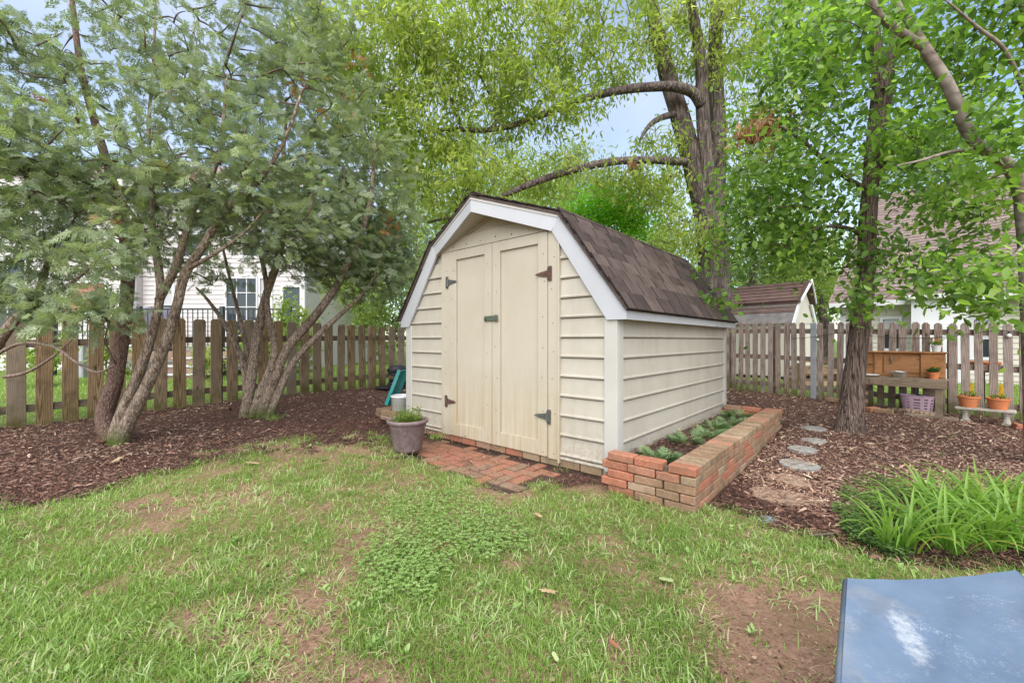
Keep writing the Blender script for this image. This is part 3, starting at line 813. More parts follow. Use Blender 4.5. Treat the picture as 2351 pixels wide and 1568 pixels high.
# roof slopes with single shingles
YB = SHED_D + 0.10
def roof_slope(s, top, bot, yf_top, yf_bot, rows):
    """top/bot (x,z) of the slope; yf: front edge"""
    T, B = Vector((s * top[0], 0, top[1])), Vector((s * bot[0], 0, bot[1]))
    nrm = Vector((s * (top[1] - bot[1]), 0, bot[0] - top[0])).normalized()
    th = nrm * -0.02
    dk = MB().prism([Vector((T.x, yf_top, T.z)), Vector((B.x, yf_bot, B.z)), Vector((B.x, YB, B.z)), Vector((T.x, YB, T.z))],
                    [Vector((T.x, yf_top, T.z)) + th, Vector((B.x, yf_bot, B.z)) + th, Vector((B.x, YB, B.z)) + th, Vector((T.x, YB, T.z)) + th]).build('roof_slope', M_SHINGLE, shed)
    D = (B - T); Lr = D.length; D.normalize()
    e = Lr / rows; wt = 0.262
    M3 = Matrix((D, Vector((0, 1, 0)), nrm)).transposed()
    if M3.determinant() < 0: M3 = Matrix((D, Vector((0, -1, 0)), nrm)).transposed()
    rot = M3.to_euler()
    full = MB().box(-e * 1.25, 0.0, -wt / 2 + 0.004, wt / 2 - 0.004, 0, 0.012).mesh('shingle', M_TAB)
    for k in range(rows):
        yf = yf_top + (yf_bot - yf_top) * (k + 1) / rows - 0.012
        edge = T + D * (e * (k + 1) + (0.012 if k == rows - 1 else 0))
        y = yf - (0.5 * wt if k % 2 else 0.17 * wt)
        while y < YB:
            a, b2 = max(y, yf), min(y + wt, YB + 0.012)
            if b2 - a > 0.03:
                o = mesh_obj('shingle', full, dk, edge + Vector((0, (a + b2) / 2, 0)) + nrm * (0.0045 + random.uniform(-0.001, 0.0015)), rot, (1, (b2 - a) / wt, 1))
                o.rotation_euler.rotate_axis('Y', (1 if True else -1) * 0.062 + random.uniform(-0.010, 0.014))
            y += wt
    return dk
for s in (1, -1):
    roof_slope(s, (0.0, 2.288), (0.845, 2.006), -PO - 0.012, -PB - 0.015, 6)
    roof_slope(s, (0.838, 2.004), (1.437, 1.196), -PB - 0.03, -PB - 0.03, 8)
mb = MB()
for k in range(12):
    y0 = -PO - 0.012 + k * 0.262
    y1 = min(y0 + 0.27, YB)
    cap = mb = MB()
    mb.prism([(-0.10, y0, 2.262), (0, y0, 2.302), (0.10, y0, 2.262), (0, y0, 2.294)], [(-0.10, y1, 2.268), (0, y1, 2.308), (0.10, y1, 2.268), (0, y1, 2.300)]).build('ridge_cap', M_SHINGLE, shed)

# bricks
BL, BW, BH = 0.192, 0.092, 0.054
brick_me = MB().box(-BL / 2, BL / 2, -BW / 2, BW / 2, 0, BH).mesh('brick', M_BRICK, bevel=0.006)
brick_tan = brick_me.copy(); brick_tan.materials.clear(); brick_tan.materials.append(M_BRICKTAN)
paver_me = MB().box(-BL / 2, BL / 2, -BW / 2, BW / 2, 0, BH).mesh('brick', M_PAVER, bevel=0.003)
def brick(parent, x, y, z, rot=0.0, me=None, sc=(1, 1, 1), jig=1.0):
    o = mesh_obj('brick', me or brick_me, parent, (x + random.uniform(-.002, .002) * jig, y + random.uniform(-.003, .003) * jig, z + random.uniform(-.0015, .0015) * jig),
                 (random.uniform(-.012, .012) * jig, random.uniform(-.012, .012) * jig, rot + random.uniform(-.015, .015) * jig), sc)
    return o
fnd = MB().box(-1.30, 1.30, -0.005, 0.06, -0.12, -0.07).build('foundation', M_SOIL, shed)
x = -1.27
while x < 1.30:
    brick(fnd, x, 0.028, -0.066, 0, brick_tan if random.random() < .6 else brick_me, (0.98, 1, 1.15)); x += 0.198
brick(fnd, 1.285, -0.02, -0.09, 0.05, brick_tan, (0.62, 1, 1))

# right-hand brick planter along the shed wall
PX, PY0, PY1, PTOP = 1.945, -0.205, 2.74, 0.190
pl = thing('brick_planter', 'long raised brick planter box along the right wall of the shed', 'planter', (SHED_O[0], SHED_O[1], 0), SHED_ROT)
MB().box(1.342, PX - 0.08, PY0 + 0.08, PY1 - 0.08, -0.1, 0.095).build('planter_soil', M_SOIL, pl)
MB().box(PX - 0.075, PX - 0.022, PY0 + 0.03, PY1 - 0.02, -0.12, PTOP - 0.03).build('mortar', M_MORTAR, pl)
MB().box(1.345, PX - 0.08, PY0 + 0.024, PY0 + 0.074, -0.12, PTOP - 0.03).build('mortar', M_MORTAR, pl)
MB().box(1.345, PX - 0.08, PY1 - 0.068, PY1 - 0.022, -0.12, PTOP - 0.03).build('mortar', M_MORTAR, pl)
for c in range(5):
    z = PTOP - BH - c * 0.0575
    # long wall
    if c == 0:
        y = PY0 + BW / 2
        while y < PY1:
            brick(pl, PX - BL / 2 * 0.86, y, z, 0, brick_me if y < -0.1 or random.random() < 0.3 else brick_tan, (0.88, 1, 1)); y += BW + 0.004
    else:
        y = PY0 + (BL / 2 if c % 2 else BW / 2 + 0.002)
        if c % 2 == 0: brick(pl, PX - BL / 2, PY0 + BW / 2, z, 0, brick_tan); y = PY0 + BW + BL / 2 + 0.004
        while y < PY1 - 0.02:
            brick(pl, PX - BW / 2, y, z, math.pi / 2, brick_me if random.random() < 0.4 else brick_tan); y += BL + 0.004
    # short front wall, and the return at the back
    for yy, sgn in ((PY0 + BW / 2, 1), (PY1 - BW / 2, -1)):
        x = 1.352 + (BL / 2 if c % 2 == 0 else BL * 0.25)
        while x - BL / 2 < PX - (0.175 if c == 0 else (0.097 if c % 2 else 0.195)) - 0.04:
            w = BL
            lim = PX - (0.175 if c == 0 else (0.097 if c % 2 else 0.195))
            if x + w / 2 > lim: w = max(0.05, (lim - (x - BL / 2)) ); x = lim - w / 2
            brick(pl, x, yy + random.uniform(-0.006, 0.006), z, random.uniform(-0.02, 0.02), brick_me if c < 2 or x < 1.6 else brick_tan, (w / BL * 0.985, 1, 1)); x += BL + 0.005
# left planter stub
pl2 = thing('brick_planter', 'low brick planter edge left of the shed behind the purple pot', 'planter', (SHED_O[0], SHED_O[1], 0), SHED_ROT)
MB().box(-1.96, -1.345, 0.05, 2.60, -0.1, 0.045).build('planter_soil', M_SOIL, pl2)
for c in range(2):
    z = 0.105 - BH - c * 0.0575
    y = 0.0 + (BL / 2 if c else BW / 2)
    while y < 2.7:
        brick(pl2, -2.05 + (BW / 2 if c else BL / 2), y, z, math.pi / 2 if c else 0, brick_tan); y += (BL if c else BW) + 0.004
    x = -1.85 if c == 0 else -1.86
    while x < -1.40:
        brick(pl2, x + BL / 2 - 0.005, 0.0, z, random.uniform(-0.02, 0.02), brick_tan if c == 0 else brick_me); x += BL + 0.004

# herringbone brick step in front of the doors
pat = thing('brick_patio', 'small red herringbone brick pad in front of the shed doors', 'brick pad', (SHED_O[0], SHED_O[1], 0), SHED_ROT)
MB().xy([(-0.74, -0.04), (0.90, -0.04), (0.90, -0.60), (0.84, -0.70), (0.3, -0.69), (-0.2, -0.66), (-0.66, -0.50)], -0.16, -0.092).build('sand_bed', M_SOIL, pat)
u = BW + 0.013
for i in range(-12, 16):
    for j in range(-12, 6):
        m4 = (i - j) % 4
        if m4 == 0: cx_, cy_, r = (i + 1) * u, (j + 0.5) * u, 0.0
        elif m4 == 3: cx_, cy_, r = (i + 0.5) * u, (j + 1) * u, math.pi / 2
        else: continue
        if m4 == 2:
            cx_ += 0.0; cy_ += 0.0
        cx_ += 0.06
        yfront = -0.70 + 0.05 * max(0, (0.1 - cx_)) ** 1.2 * 6
        if -0.72 < cx_ < 0.84 and yfront + 0.03 < cy_ < -0.055:
            edge_ = min(cx_ + 0.72, 0.84 - cx_, cy_ - yfront)
            brick(pat, cx_, cy_, -0.0795 - BH + 0.004 - random.uniform(0, 0.004) - max(0, 0.10 - edge_) * 0.05, r, paver_me, jig=0.8)

# ------------------------------------------------------------------ picket fences
M_PICKET = mat_wood('picket_wood', (0.085, 0.050, 0.025), (0.40, 0.275, 0.155), (0.28, 0.235, 0.19), 0.8)
M_PICKET2 = mat_wood('picket_wood_grey', (0.12, 0.082, 0.066), (0.36, 0.275, 0.23), (0.34, 0.285, 0.265), 0.6)
M_RAIL = mat_wood('rail_wood', (0.075, 0.055, 0.035), (0.21, 0.155, 0.105), (0.22, 0.19, 0.16), 0.4, algae=False, axis='x')
M_RAIL2 = mat_wood('rail_wood_grey', (0.10, 0.075, 0.06), (0.24, 0.18, 0.15), (0.24, 0.20, 0.18), 0.4, algae=False, axis='x')
def picket_mesh(w, h, t, ear, mat):
    return MB().xz([(-w / 2, 0), (w / 2, 0), (w / 2, h - ear), (w / 2 - ear * 0.8, h), (-w / 2 + ear * 0.8, h), (-w / 2, h - ear)], -t / 2, t / 2).mesh('picket', mat, bevel=0.003)
def fence(name, label, P0, D, ts, w, rails, rail_t, posts, mat, rmat, inner, htop, t0, t1):
    """pickets on the yard side; inner = unit normal towards the yard"""
    root = thing(name, label, 'fence', (P0[0], P0[1], 0), math.atan2(D[1], D[0]))
    var = [picket_mesh(w * s, 1.22, 0.022, 0.028, mat) for s in (1.0, 0.97, 1.03)]
    sgn = inner
    for t in ts:
        p = P0 + D * t; g = float(gz(p[0], p[1]))
        mesh_obj('picket', random.choice(var), root, (t, sgn * 0.034, g - 0.01 + random.uniform(-.008, .008)), (random.uniform(-.012, .012), random.uniform(-.014, .014), random.choice((0, math.pi)) + random.uniform(-.02, .02)),
                 (1, 1, (htop(t) - g + 0.01) / 1.22))
    for z, hgt in rails:
        a = t0
        while a < t1 - 0.01:
            b2 = min(a + 2.44, t1)
            ma, mb_ = P0 + D * a, P0 + D * b2
            za, zb = float(gz(*ma)) + z, float(gz(*mb_)) + z
            o = MB().box(0, b2 - a - 0.004, -0.019, 0.019, -hgt / 2, hgt / 2).build('rail', rmat, root, bevel=0.003, loc=(a, sgn * 0.003, za))
            o.rotation_euler = (0, -math.atan2(zb - za, b2 - a), 0)
            a = b2
    for t in posts:
        p = P0 + D * t; g = float(gz(p[0], p[1]))
        MB().box(-0.045, 0.045, -0.045, 0.045, -0.1, 1.14).build('post', rmat, root, bevel=0.004, loc=(t, -sgn * 0.062, g))
    return root
tl = [-0.07 + 0.2063 * k for k in range(-4, 44)]
fence('picket_fence', 'brown wooden picket fence with wide dog-eared boards behind the evergreens', FL0, FLD, tl, 0.140, [(0.20, 0.085), (0.93, 0.085)], 0.04, [-0.6, 1.84, 4.28, 6.72, 9.1], M_PICKET, M_RAIL, -1, lambda t: 1.236 + 0.044 * min(1, max(0, t / 2.0)) - 0.045 * min(1, max(0, (t - 3.0) / 1.5)), -1.0, 9.0)
tr = [-0.10 + 0.1178 * k for k in range(-38, 42)]
GAPS = (1.10,)
tr = [t for t in tr if all(abs(t - g_) > 0.055 for g_ in GAPS)]
fr = fence('picket_fence', 'grey weathered picket fence with narrow boards and three rails on the right', FR0, FRD, tr, 0.076, [(0.16, 0.075), (0.62, 0.075), (1.06, 0.075)], 0.04, [-2.6, 0.55, 2.60, 4.6], M_PICKET2, M_RAIL2, -1, lambda t: 1.29 - 0.034 * max(0, t), -4.5, 4.8)
M_GALV = mat_plain('galvanised_steel', (0.42, 0.43, 0.46), 0.4, 0.12, 12, metal=0.55)
p = FR0 + FRD * 1.10
MB().box(-0.04, 0.04, -0.046, -0.022, float(gz(*p)) - 0.02, 1.25).build('metal_post', M_GALV, fr, bevel=0.004, loc=(1.10, 0, 0))
# wire of small lights sagging along the top of the right fence
def fr_pt(t, off, z):
    p = FR0 + FRD * t + np.array([FRD[1], -FRD[0]]) * off
    return Vector((p[0], p[1], z))
pts = [fr_pt(0.8 + 0.06 * k, 0.06, 1.08 - 0.10 * abs(math.sin((0.8 + 0.06 * k) * 2.1)) + 0.02) for k in range(44)]
w = thing('light_string', 'thin dark wire with small bulbs strung along the grey picket fence', 'string lights')
MB().tube(pts, 0.0035, 5).build('wire', M_BLACKP, w)
M_BULB = mat_plain('pale_glass', (0.62, 0.66, 0.62), 0.15, 0.1)
for k in (6, 16, 27, 38):
    q = pts[k]
    b_ = MB().lathe([(0.006, 0), (0.010, -0.01), (0.012, -0.03)], 8, q).build('bulb_socket', M_BLACKP, w)
    MB().lathe([(0.010, -0.03), (0.022, -0.045), (0.024, -0.06), (0.012, -0.078)], 10, q).build('bulb', M_BULB, w, smooth=True)

# ------------------------------------------------------------------ purple pot by the shed
M_POT = mat_plain('pot_purple', (0.155, 0.110, 0.114), 0.55, 0.2, 45, dirt=((0.30, 0.25, 0.24), 0.5), bmp=0.15)
c = gp(936, 1033)
pot = thing('flower_pot', 'purple grey plastic pot with small green plants at the shed door', 'pot', c)
MB().lathe([(0.118, 0), (0.128, 0.02), (0.158, 0.215), (0.166, 0.225), (0.168, 0.250), (0.186, 0.256), (0.188, 0.282), (0.176, 0.288), (0.160, 0.275), (0.150, 0.235), (0.002, 0.232)], 36).build('pot_body', M_POT, pot, smooth=True)
MB().lathe([(0.153, 0.215), (0.150, 0.238), (0.002, 0.244)], 24).build('potting_soil', M_SOIL, pot)
M_HERB = mat_leaf('herb', [(0, (0.06, 0.12, 0.02)), (0.5, (0.16, 0.23, 0.05)), (1, (0.30, 0.30, 0.10))], 0.35)
OV = [(0, 0, 0), (0.3, -0.5, 0.05), (0.68, -0.42, 0.05), (1.0, 0, -0.05), (0.68, 0.42, 0.05), (0.3, 0.5, 0.05)]
OF = [(0, 1, 2, 3), (0, 3, 4, 5)]
def sprig(name, parent, z0, r, n, hmin, hmax, lw, mat, leaf=0.03, stems=6, seed=1, leanout=0.5):
    """a little plant: stems with narrow leaves, one mesh"""
    g = np.random.default_rng(seed); P = []; D = []; L = []
    mb = MB()
    for s in range(stems):
        a = g.uniform(0, 6.28); rr = r * math.sqrt(g.random()); h = g.uniform(hmin, hmax)
        b0 = Vector((rr * math.cos(a), rr * math.sin(a), z0)); ln = g.uniform(0, leanout)
        tip = b0 + Vector((math.cos(a) * ln * h, math.sin(a) * ln * h, h))
        mid = (b0 + tip) / 2 + Vector((0, 0, h * 0.1))
        mb.tube([b0, mid, tip], [0.0022, 0.0018, 0.001], 4)
        k = max(2, n // stems)
        for q in range(k):
            t = g.uniform(0.15, 1.0); pp = b0.lerp(tip, t)
            aa = g.uniform(0, 6.28)
            P.append(pp); D.append((math.cos(aa), math.sin(aa), g.uniform(0.0, 0.9))); L.append(leaf * g.uniform(0.6, 1.25))
    P = np.array([tuple(q) for q in P]); L = np.array(L)
    V1, F1 = scatter(OV, OF, P, D, g.normal(0, 0.3, (len(P), 3)) + (0, 0, 1), L, L * lw)
    t1 = np.repeat(np.clip(g.normal(0.5, 0.25, len(P)), 0, 1), 6)
    quads = [f for f in mb.f if len(f) == 4]
    Vm = np.array(mb.v); Fm = np.array(quads)
    V = np.concatenate([V1, Vm]); F = np.concatenate([F1, Fm + len(V1)])
    return mesh_obj(name, np_mesh(name, V, F, mat, np.r_[t1, np.full(len(Vm), 0.35)]), parent)
sprig('foliage', pot, 0.235, 0.125, 700, 0.04, 0.15, 0.26, M_HERB, 0.04, 60, 3)
sprig('flower_stalks', pot, 0.24, 0.13, 40, 0.16, 0.27, 0.3, M_HERB, 0.024, 9, 5, 0.25)

# ------------------------------------------------------------------ things left of the shed
q = shed_world(-1.69, 0.15)
bk = thing('bucket', 'white plastic bucket with wire handle beside the shed corner', 'bucket', (q[0], q[1], 0.045))
M_WHITE = mat_plain('white_plastic', (0.66, 0.67, 0.68), 0.4, 0.06, 8, dirt=((0.35, 0.30, 0.25), 0.4))
MB().lathe([(0.115, 0), (0.130, 0.22), (0.138, 0.222), (0.138, 0.24), (0.130, 0.245), (0.124, 0.235), (0.112, 0.02), (0.002, 0.018)], 28).build('bucket_body', M_WHITE, bk, smooth=True)
MB().tube([(0.136 * math.cos(a), 0.136 * math.sin(a) * 0.7 - 0.05, 0.22 + 0.10 * math.sin(a)) for a in np.linspace(0, math.pi, 12)], 0.004, 6).build('handle', M_BLACKP, bk)
M_TEAL = mat_plain('teal_plastic', (0.030, 0.30, 0.30), 0.4, 0.15, 8, dirt=((0.25, 0.35, 0.33), 0.3))
q = shed_world(-1.85, 0.25)
tb = thing('sled', 'teal plastic sled leaning against the left shed wall', 'sled', (q[0], q[1], 0.0), SHED_ROT + 0.1)
mb = MB(); prof_ = [(y_ * 0.42, w_) for y_, w_ in [(-0.20, 0.03), (-0.17, 0.0), (-0.06, 0.012), (0.06, 0.012), (0.17, 0.0), (0.20, 0.03), (0.205, 0.045), (0.16, 0.012), (0.05, 0.024), (-0.05, 0.024), (-0.16, 0.012), (-0.205, 0.045)]]
RM = Matrix.Translation((-0.20, 0, 0.115)) @ Matrix.Rotation(math.radians(30), 4, 'Y')
mb.prism([RM @ Vector((-w_, y_, 0.0)) for y_, w_ in prof_], [RM @ Vector((-w_, y_, 0.54)) for y_, w_ in prof_])
mb.build('sled_body', M_TEAL, tb, bevel=0.003)
MB().tube([RM @ Vector((-0.03, -0.04, 0.5)), RM @ Vector((-0.08, 0, 0.55)), RM @ Vector((-0.03, 0.04, 0.5))], 0.006, 6).build('rope', M_BLACKP, tb)
c = at(895, 900, 7.55); c.z = float(gz(c.x, c.y))
sc_ = thing('plant_saucer', 'wide black plastic saucer lying by the left picket fence', 'saucer', c)
MB().lathe([(0.20, 0), (0.255, 0.035), (0.262, 0.04), (0.262, 0.05), (0.25, 0.045), (0.195, 0.012), (0.002, 0.012)], 32).build('saucer_body', M_BLACKP, sc_, smooth=True)
for k in range(10):
    a = k * math.pi / 5
    MB().box(0.05, 0.2, -0.006, 0.006, 0.012, 0.024).build('rib', M_BLACKP, sc_, rot=(0, 0, a))
c2 = at(912, 897, 7.72); c2.z = float(gz(c2.x, c2.y)) + 0.03
coil = thing('drain_pipe_coil', 'coil of corrugated black drain pipe piled by the left fence', 'pipe', c2)
for k in range(3):
    pts = [(0.155 * math.cos(a) + 0.02 * k, 0.155 * math.sin(a), 0.045 + k * 0.052 + 0.03 * math.sin(a + k)) for a in np.linspace(0, 2 * math.pi, 49)]
    MB().tube(pts, [0.030 if i % 2 else 0.025 for i in range(49)], 8).build('pipe_loop', M_BLACKP, coil, smooth=False)
tub = thing('storage_tub', 'black ridged plastic tub with domed lid on top of the pipe coil', 'tub', c2 + Vector((0.02, 0, 0.215)))
MB().lathe([(0.165, 0), (0.20, 0.015), (0.185, 0.03), (0.19, 0.07), (0.215, 0.08), (0.215, 0.092), (0.17, 0.094)], 32).build('tub_body', M_BLACKP, tub, smooth=True)
MB().lathe([(0.18, 0.095), (0.205, 0.102), (0.205, 0.118), (0.175, 0.13), (0.15, 0.165), (0.13, 0.178), (0.05, 0.186), (0.002, 0.188)], 32).build('lid', M_BLACKP, tub, smooth=True)

# ------------------------------------------------------------------ stepping stones
M_STONE = mat_plain('stone_grey', (0.235, 0.23, 0.215), 0.85, 0.25, 25, bmp=0.4, dirt=((0.12, 0.09, 0.07), 0.6))
M_FLAG = mat_plain('stone_brown', (0.25, 0.17, 0.12), 0.9, 0.3, 14, bmp=0.6, dirt=((0.07, 0.045, 0.03), 0.8))
def disc_stone(px, py, r, label, mat=M_STONE, ir=0.06, seed=0, marks=True, z=0.014, sq=1.0):
    c = gp(px, py); g = random.Random(seed)
    root = thing('stepping_stone', label, 'stepping stone', (c.x, c.y, c.z + z - 0.03), g.uniform(0, 3), 'stepping stones along the planter path')
    n = 20; ph = [g.uniform(0, 6.28) for _ in range(3)]
    rad = [r * (1 + ir * (math.sin(2 * k / n * 6.283 + ph[0]) * 0.5 + math.sin(3 * k / n * 6.283 + ph[1]) * 0.4 + math.sin(7 * k / n * 6.283 + ph[2]) * 0.2)) for k in range(n)]
    pl_ = [(rad[k] * math.cos(k * 6.2832 / n), rad[k] * math.sin(k * 6.2832 / n) * sq) for k in range(n)]
    MB().xy(pl_, 0, 0.035).build('slab', mat, root, bevel=0.006)
    if marks:
        for k in range(3):
            MB().box(-r * 0.55, r * 0.55, -0.006, 0.006, 0.0352, 0.0372).build('groove_rim', M_FLAG, root, loc=(0, (k - 1) * r * 0.5, 0), rot=(0, 0, g.uniform(-.3, .3)))
disc_stone(1834, 1069, 0.145, 'nearest round grey stepping stone in the mulch path', seed=1)
disc_stone(1842, 1033, 0.115, 'second round grey stepping stone, just behind the nearest one', seed=2, marks=False)
disc_stone(1868, 1013, 0.10, 'third small grey stepping stone, nearly sunk in the mulch', seed=3, marks=False, z=0.012)
disc_stone(1868, 985, 0.125, 'farthest pale stepping stone left of the leaning trunk', seed=4, marks=False, z=0.012)
disc_stone(1815, 1104, 0.165, 'irregular brown flagstone in front of the round grey stone', M_FLAG, 0.3, 5, False, 0.012, 0.6)
disc_stone(1795, 1142, 0.22, 'largest brown flagstone, nearest the lawn', M_FLAG, 0.3, 6, False, 0.010, 0.6)
c = gp(1765, 1194)
rk = thing('rock', 'small blue grey rock at the end of the flagstones', 'rock', c, 0.4)
bm = bmesh.new(); bmesh.ops.create_icosphere(bm, subdivisions=2, radius=0.045)
for v_ in bm.verts: v_.co = Vector((v_.co.x * 1.5, v_.co.y, v_.co.z * 0.45)) * (1 + 0.35 * mnoise.noise(v_.co * 22))
me = bpy.data.meshes.new('stone_body'); bm.to_mesh(me); bm.free(); me.materials.append(mat_plain('slate', (0.13, 0.15, 0.18), 0.6, 0.3, 30)); mesh_obj('stone_body', me, rk)

# ------------------------------------------------------------------ potting bench at the right fence
M_CEDAR = mat_wood('cedar_boards', (0.19, 0.075, 0.028), (0.47, 0.235, 0.105), (0.30, 0.17, 0.10), 0.35, algae=False, axis='x')
M_OLDW = mat_wood('old_bench_wood', (0.10, 0.07, 0.045), (0.29, 0.22, 0.15), (0.24, 0.20, 0.16), 0.5, algae=False, axis='x')
pb = np.array([5.37, 5.19]); BROT = math.atan2(FRD[1], FRD[0])
BLN, BDP = 0.90, 0.30        # length to the left (local -x), depth to the back (local +y)
gb = float(gz(5.2, 5.3)) - 0.005
bench = thing('potting_bench', 'brown wooden potting bench with tall backboard at the grey fence', 'bench', (pb[0], pb[1], gb), BROT)
for k in range(3):
    MB().box(-BLN, 0.03, 0.005 + k * 0.098, 0.098 + k * 0.098, 0.448, 0.468).build('top_board', M_OLDW, bench, bevel=0.003)
MB().box(-BLN, 0.035, -0.030, 0.003, 0.355, 0.452).build('apron', M_OLDW, bench, bevel=0.003)
MB().box(-0.70, -0.56, -0.040, -0.031, 0.365, 0.445).build('sign_plate', M_FLAG, bench, bevel=0.002)
MB().box(-0.075, -0.005, 0.0, 0.075, -0.03, 0.445).build('leg', M_OLDW, bench, bevel=0.004)
MB().box(-0.075, -0.005, 0.215, 0.28, -0.03, 0.445).build('leg', M_OLDW, bench, bevel=0.004)
MB().box(-0.20, -0.09, 0.225, 0.25, 0.25, 0.445).build('brace', M_OLDW, bench, bevel=0.003)
MB().box(-BLN, 0.0, 0.262, 0.285, 0.47, 0.79).build('backboard', M_CEDAR, bench, bevel=0.003)
for a, b2 in ((-BLN, -BLN + 0.12), (-0.70, -0.62), (-0.23, 0.0)):
    MB().box(a, b2, 0.235, 0.261, 0.475, 0.785).build('backboard_stile', M_CEDAR, bench, bevel=0.003)
MB().box(-0.60, -0.24, 0.248, 0.2605, 0.53, 0.745).build('backboard_panel', M_CEDAR, bench, bevel=0.003)
MB().box(-BLN - 0.01, 0.015, 0.215, 0.30, 0.791, 0.815).build('shelf', M_CEDAR, bench, bevel=0.003)
MB().tube([(-0.52, 0.24, 0.74), (-0.52, 0.225, 0.70), (-0.515, 0.235, 0.64)], 0.008, 6).build('hook', M_STEEL, bench)
for k in range(7):
    brick(bench, -BLN + 0.09, 0.06, -0.02 + k * 0.056, math.pi / 2 if k % 2 else 0.1, brick_tan, (0.8, 1, 1))
def bw(x, y, z=0.0):
    c_, s_ = math.cos(BROT), math.sin(BROT)
    return Vector((pb[0] + x * c_ - y * s_, pb[1] + x * s_ + y * c_, gb + z))
M_ALU = mat_plain('aluminium', (0.60, 0.60, 0.60), 0.28, 0.08, 20, metal=0.9)
pan = thing('saucepan', 'dented silver saucepan on the potting bench', 'saucepan', bw(-0.42, 0.12, 0.4685))
MB().lathe([(0.072, 0), (0.078, 0.004), (0.080, 0.075), (0.085, 0.080), (0.078, 0.079), (0.075, 0.008), (0.002, 0.007)], 28).build('pan_body', M_ALU, pan, smooth=True)
MB().box(-0.19, -0.078, -0.009, 0.009, 0.064, 0.070).build('handle', M_ALU, pan, bevel=0.002)
tray = thing('wash_basin', 'shallow white basin at the left end of the potting bench', 'basin', bw(-0.74, 0.09, 0.4685), BROT)
MB().lathe([(0.09, 0), (0.12, 0.02), (0.125, 0.022), (0.118, 0.024), (0.088, 0.006), (0.002, 0.005)], 28).build('basin_body', M_WHITE, tray, smooth=True)
M_TERRA = mat_plain('terracotta', (0.52, 0.17, 0.065), 0.7, 0.12, 18, dirt=((0.45, 0.25, 0.16), 0.5))
M_BLOOM = mat_leaf('bloom', [(0, (0.55, 0.16, 0.02)), (0.5, (0.62, 0.30, 0.03)), (1, (0.70, 0.46, 0.05))], 0.25)
M_YEL = mat_leaf('yellow_plume', [(0, (0.55, 0.33, 0.02)), (0.5, (0.70, 0.46, 0.03)), (1, (0.72, 0.58, 0.10))], 0.3)
M_DARKLEAF = mat_leaf('dark_leaf', [(0, (0.025, 0.06, 0.02)), (0.5, (0.06, 0.13, 0.03)), (1, (0.14, 0.20, 0.06))], 0.3)
def pot_plant(name, label, loc, r, h, mat, kind, seed, group=None, rim=0.16):
    root = thing(name, label, 'potted plant', loc, 0, group)
    MB().lathe([(r * 0.70, 0), (r * 0.92, h * 0.78), (r * 0.94, h * (1 - rim)), (r * 1.02, h * (1 - rim) + 0.002), (r * 1.03, h), (r * 0.95, h), (r * 0.88, h * 0.88), (0.002, h * 0.87)], 28).build('pot_body', mat, root, smooth=False)
    MB().lathe([(r * 0.87, h * 0.84), (0.002, h * 0.90)], 20).build('potting_soil', M_SOIL, root)
    if kind == 'plume':
        sprig('foliage', root, h * 0.9, r * 0.6, 60, 0.02, 0.07, 0.4, M_HERB, 0.04, 10, seed)
        g = np.random.default_rng(seed); n = 260; t = g.random(n); a = g.uniform(0, 6.28, n); rr = 0.020 * (1 - 0.75 * t) * np.sqrt(g.random(n))
        ox = r * 0.35
        P = np.stack([ox + rr * np.cos(a), rr * np.sin(a), h + 0.015 + t * 0.135], -1)
        V1, F1 = scatter(OV, OF, P, np.stack([np.cos(a), np.sin(a), 1.5 + 0 * a], -1), g.normal(size=(n, 3)), g.uniform(0.010, 0.020, n), 0.007)
        mesh_obj('flower_plume', np_mesh('flower_plume', V1, F1, M_YEL, np.repeat(g.random(n), 6)), root)
        MB().tube([(ox, 0, h * 0.85), (ox, 0, h + 0.05)], 0.004, 6).build('stem', M_OLDW, root)
    else:
        sprig('foliage', root, h * 0.9, r * 0.9, 150, 0.03, 0.08, 0.45, M_DARKLEAF if kind == 'dark' else M_HERB, 0.035, 16, seed)
        g = np.random.default_rng(seed + 5)
        for k in range(6 if kind != 'dark' else 3):
            a = g.uniform(0, 6.28); rr = r * g.uniform(0.2, 1.1); c0 = Vector((rr * math.cos(a), rr * math.sin(a), h + g.uniform(0.04, 0.10)))
            m_ = 16; aa = np.arange(m_) * 6.28 / 8
            V1, F1 = scatter(OV, OF, np.tile(np.array(c0), (m_, 1)), np.stack([np.cos(aa), np.sin(aa), 0.3 + 0.5 * (np.arange(m_) // 8)], -1), np.tile([0, 0, 1.0], (m_, 1)), 0.022, 0.012)
            mesh_obj('flower', np_mesh('flower', V1, F1, M_BLOOM, np.repeat(g.random(m_), 6)), root)
    return root
pot_plant('potted_flower', 'white pot of orange flowers on the bench backboard shelf', bw(-0.085, 0.258, 0.8155), 0.052, 0.085, M_WHITE, 'bloom', 11)
pot_plant('potted_flower', 'small terracotta pot with dark plant on the bench top right', bw(-0.10, 0.15, 0.4685), 0.058, 0.085, M_TERRA, 'dark', 12)
M_LAV = mat_plain('basket_lavender', (0.36, 0.25, 0.31), 0.45, 0.1, 8, dirt=((0.28, 0.17, 0.18), 0.4))
bs = thing('laundry_basket', 'lavender plastic laundry basket with slots under the potting bench', 'basket', bw(-0.235, 0.07, 0.02), BROT)
nb, nh = 56, 9
mb = MB()
def bp(k, z):
    a = 2 * math.pi * k / nb; r1 = 0.118 + 0.030 * (z / 0.24); ca, sa = math.cos(a), math.sin(a)
    e = 0.75
    return Vector((math.copysign(abs(ca) ** e, ca) * r1 * 1.18, math.copysign(abs(sa) ** e, sa) * r1 * 0.78, z))
zs_ = [0.0, 0.035, 0.05, 0.065, 0.08, 0.10, 0.115, 0.135, 0.15, 0.175, 0.19, 0.20, 0.215, 0.225]
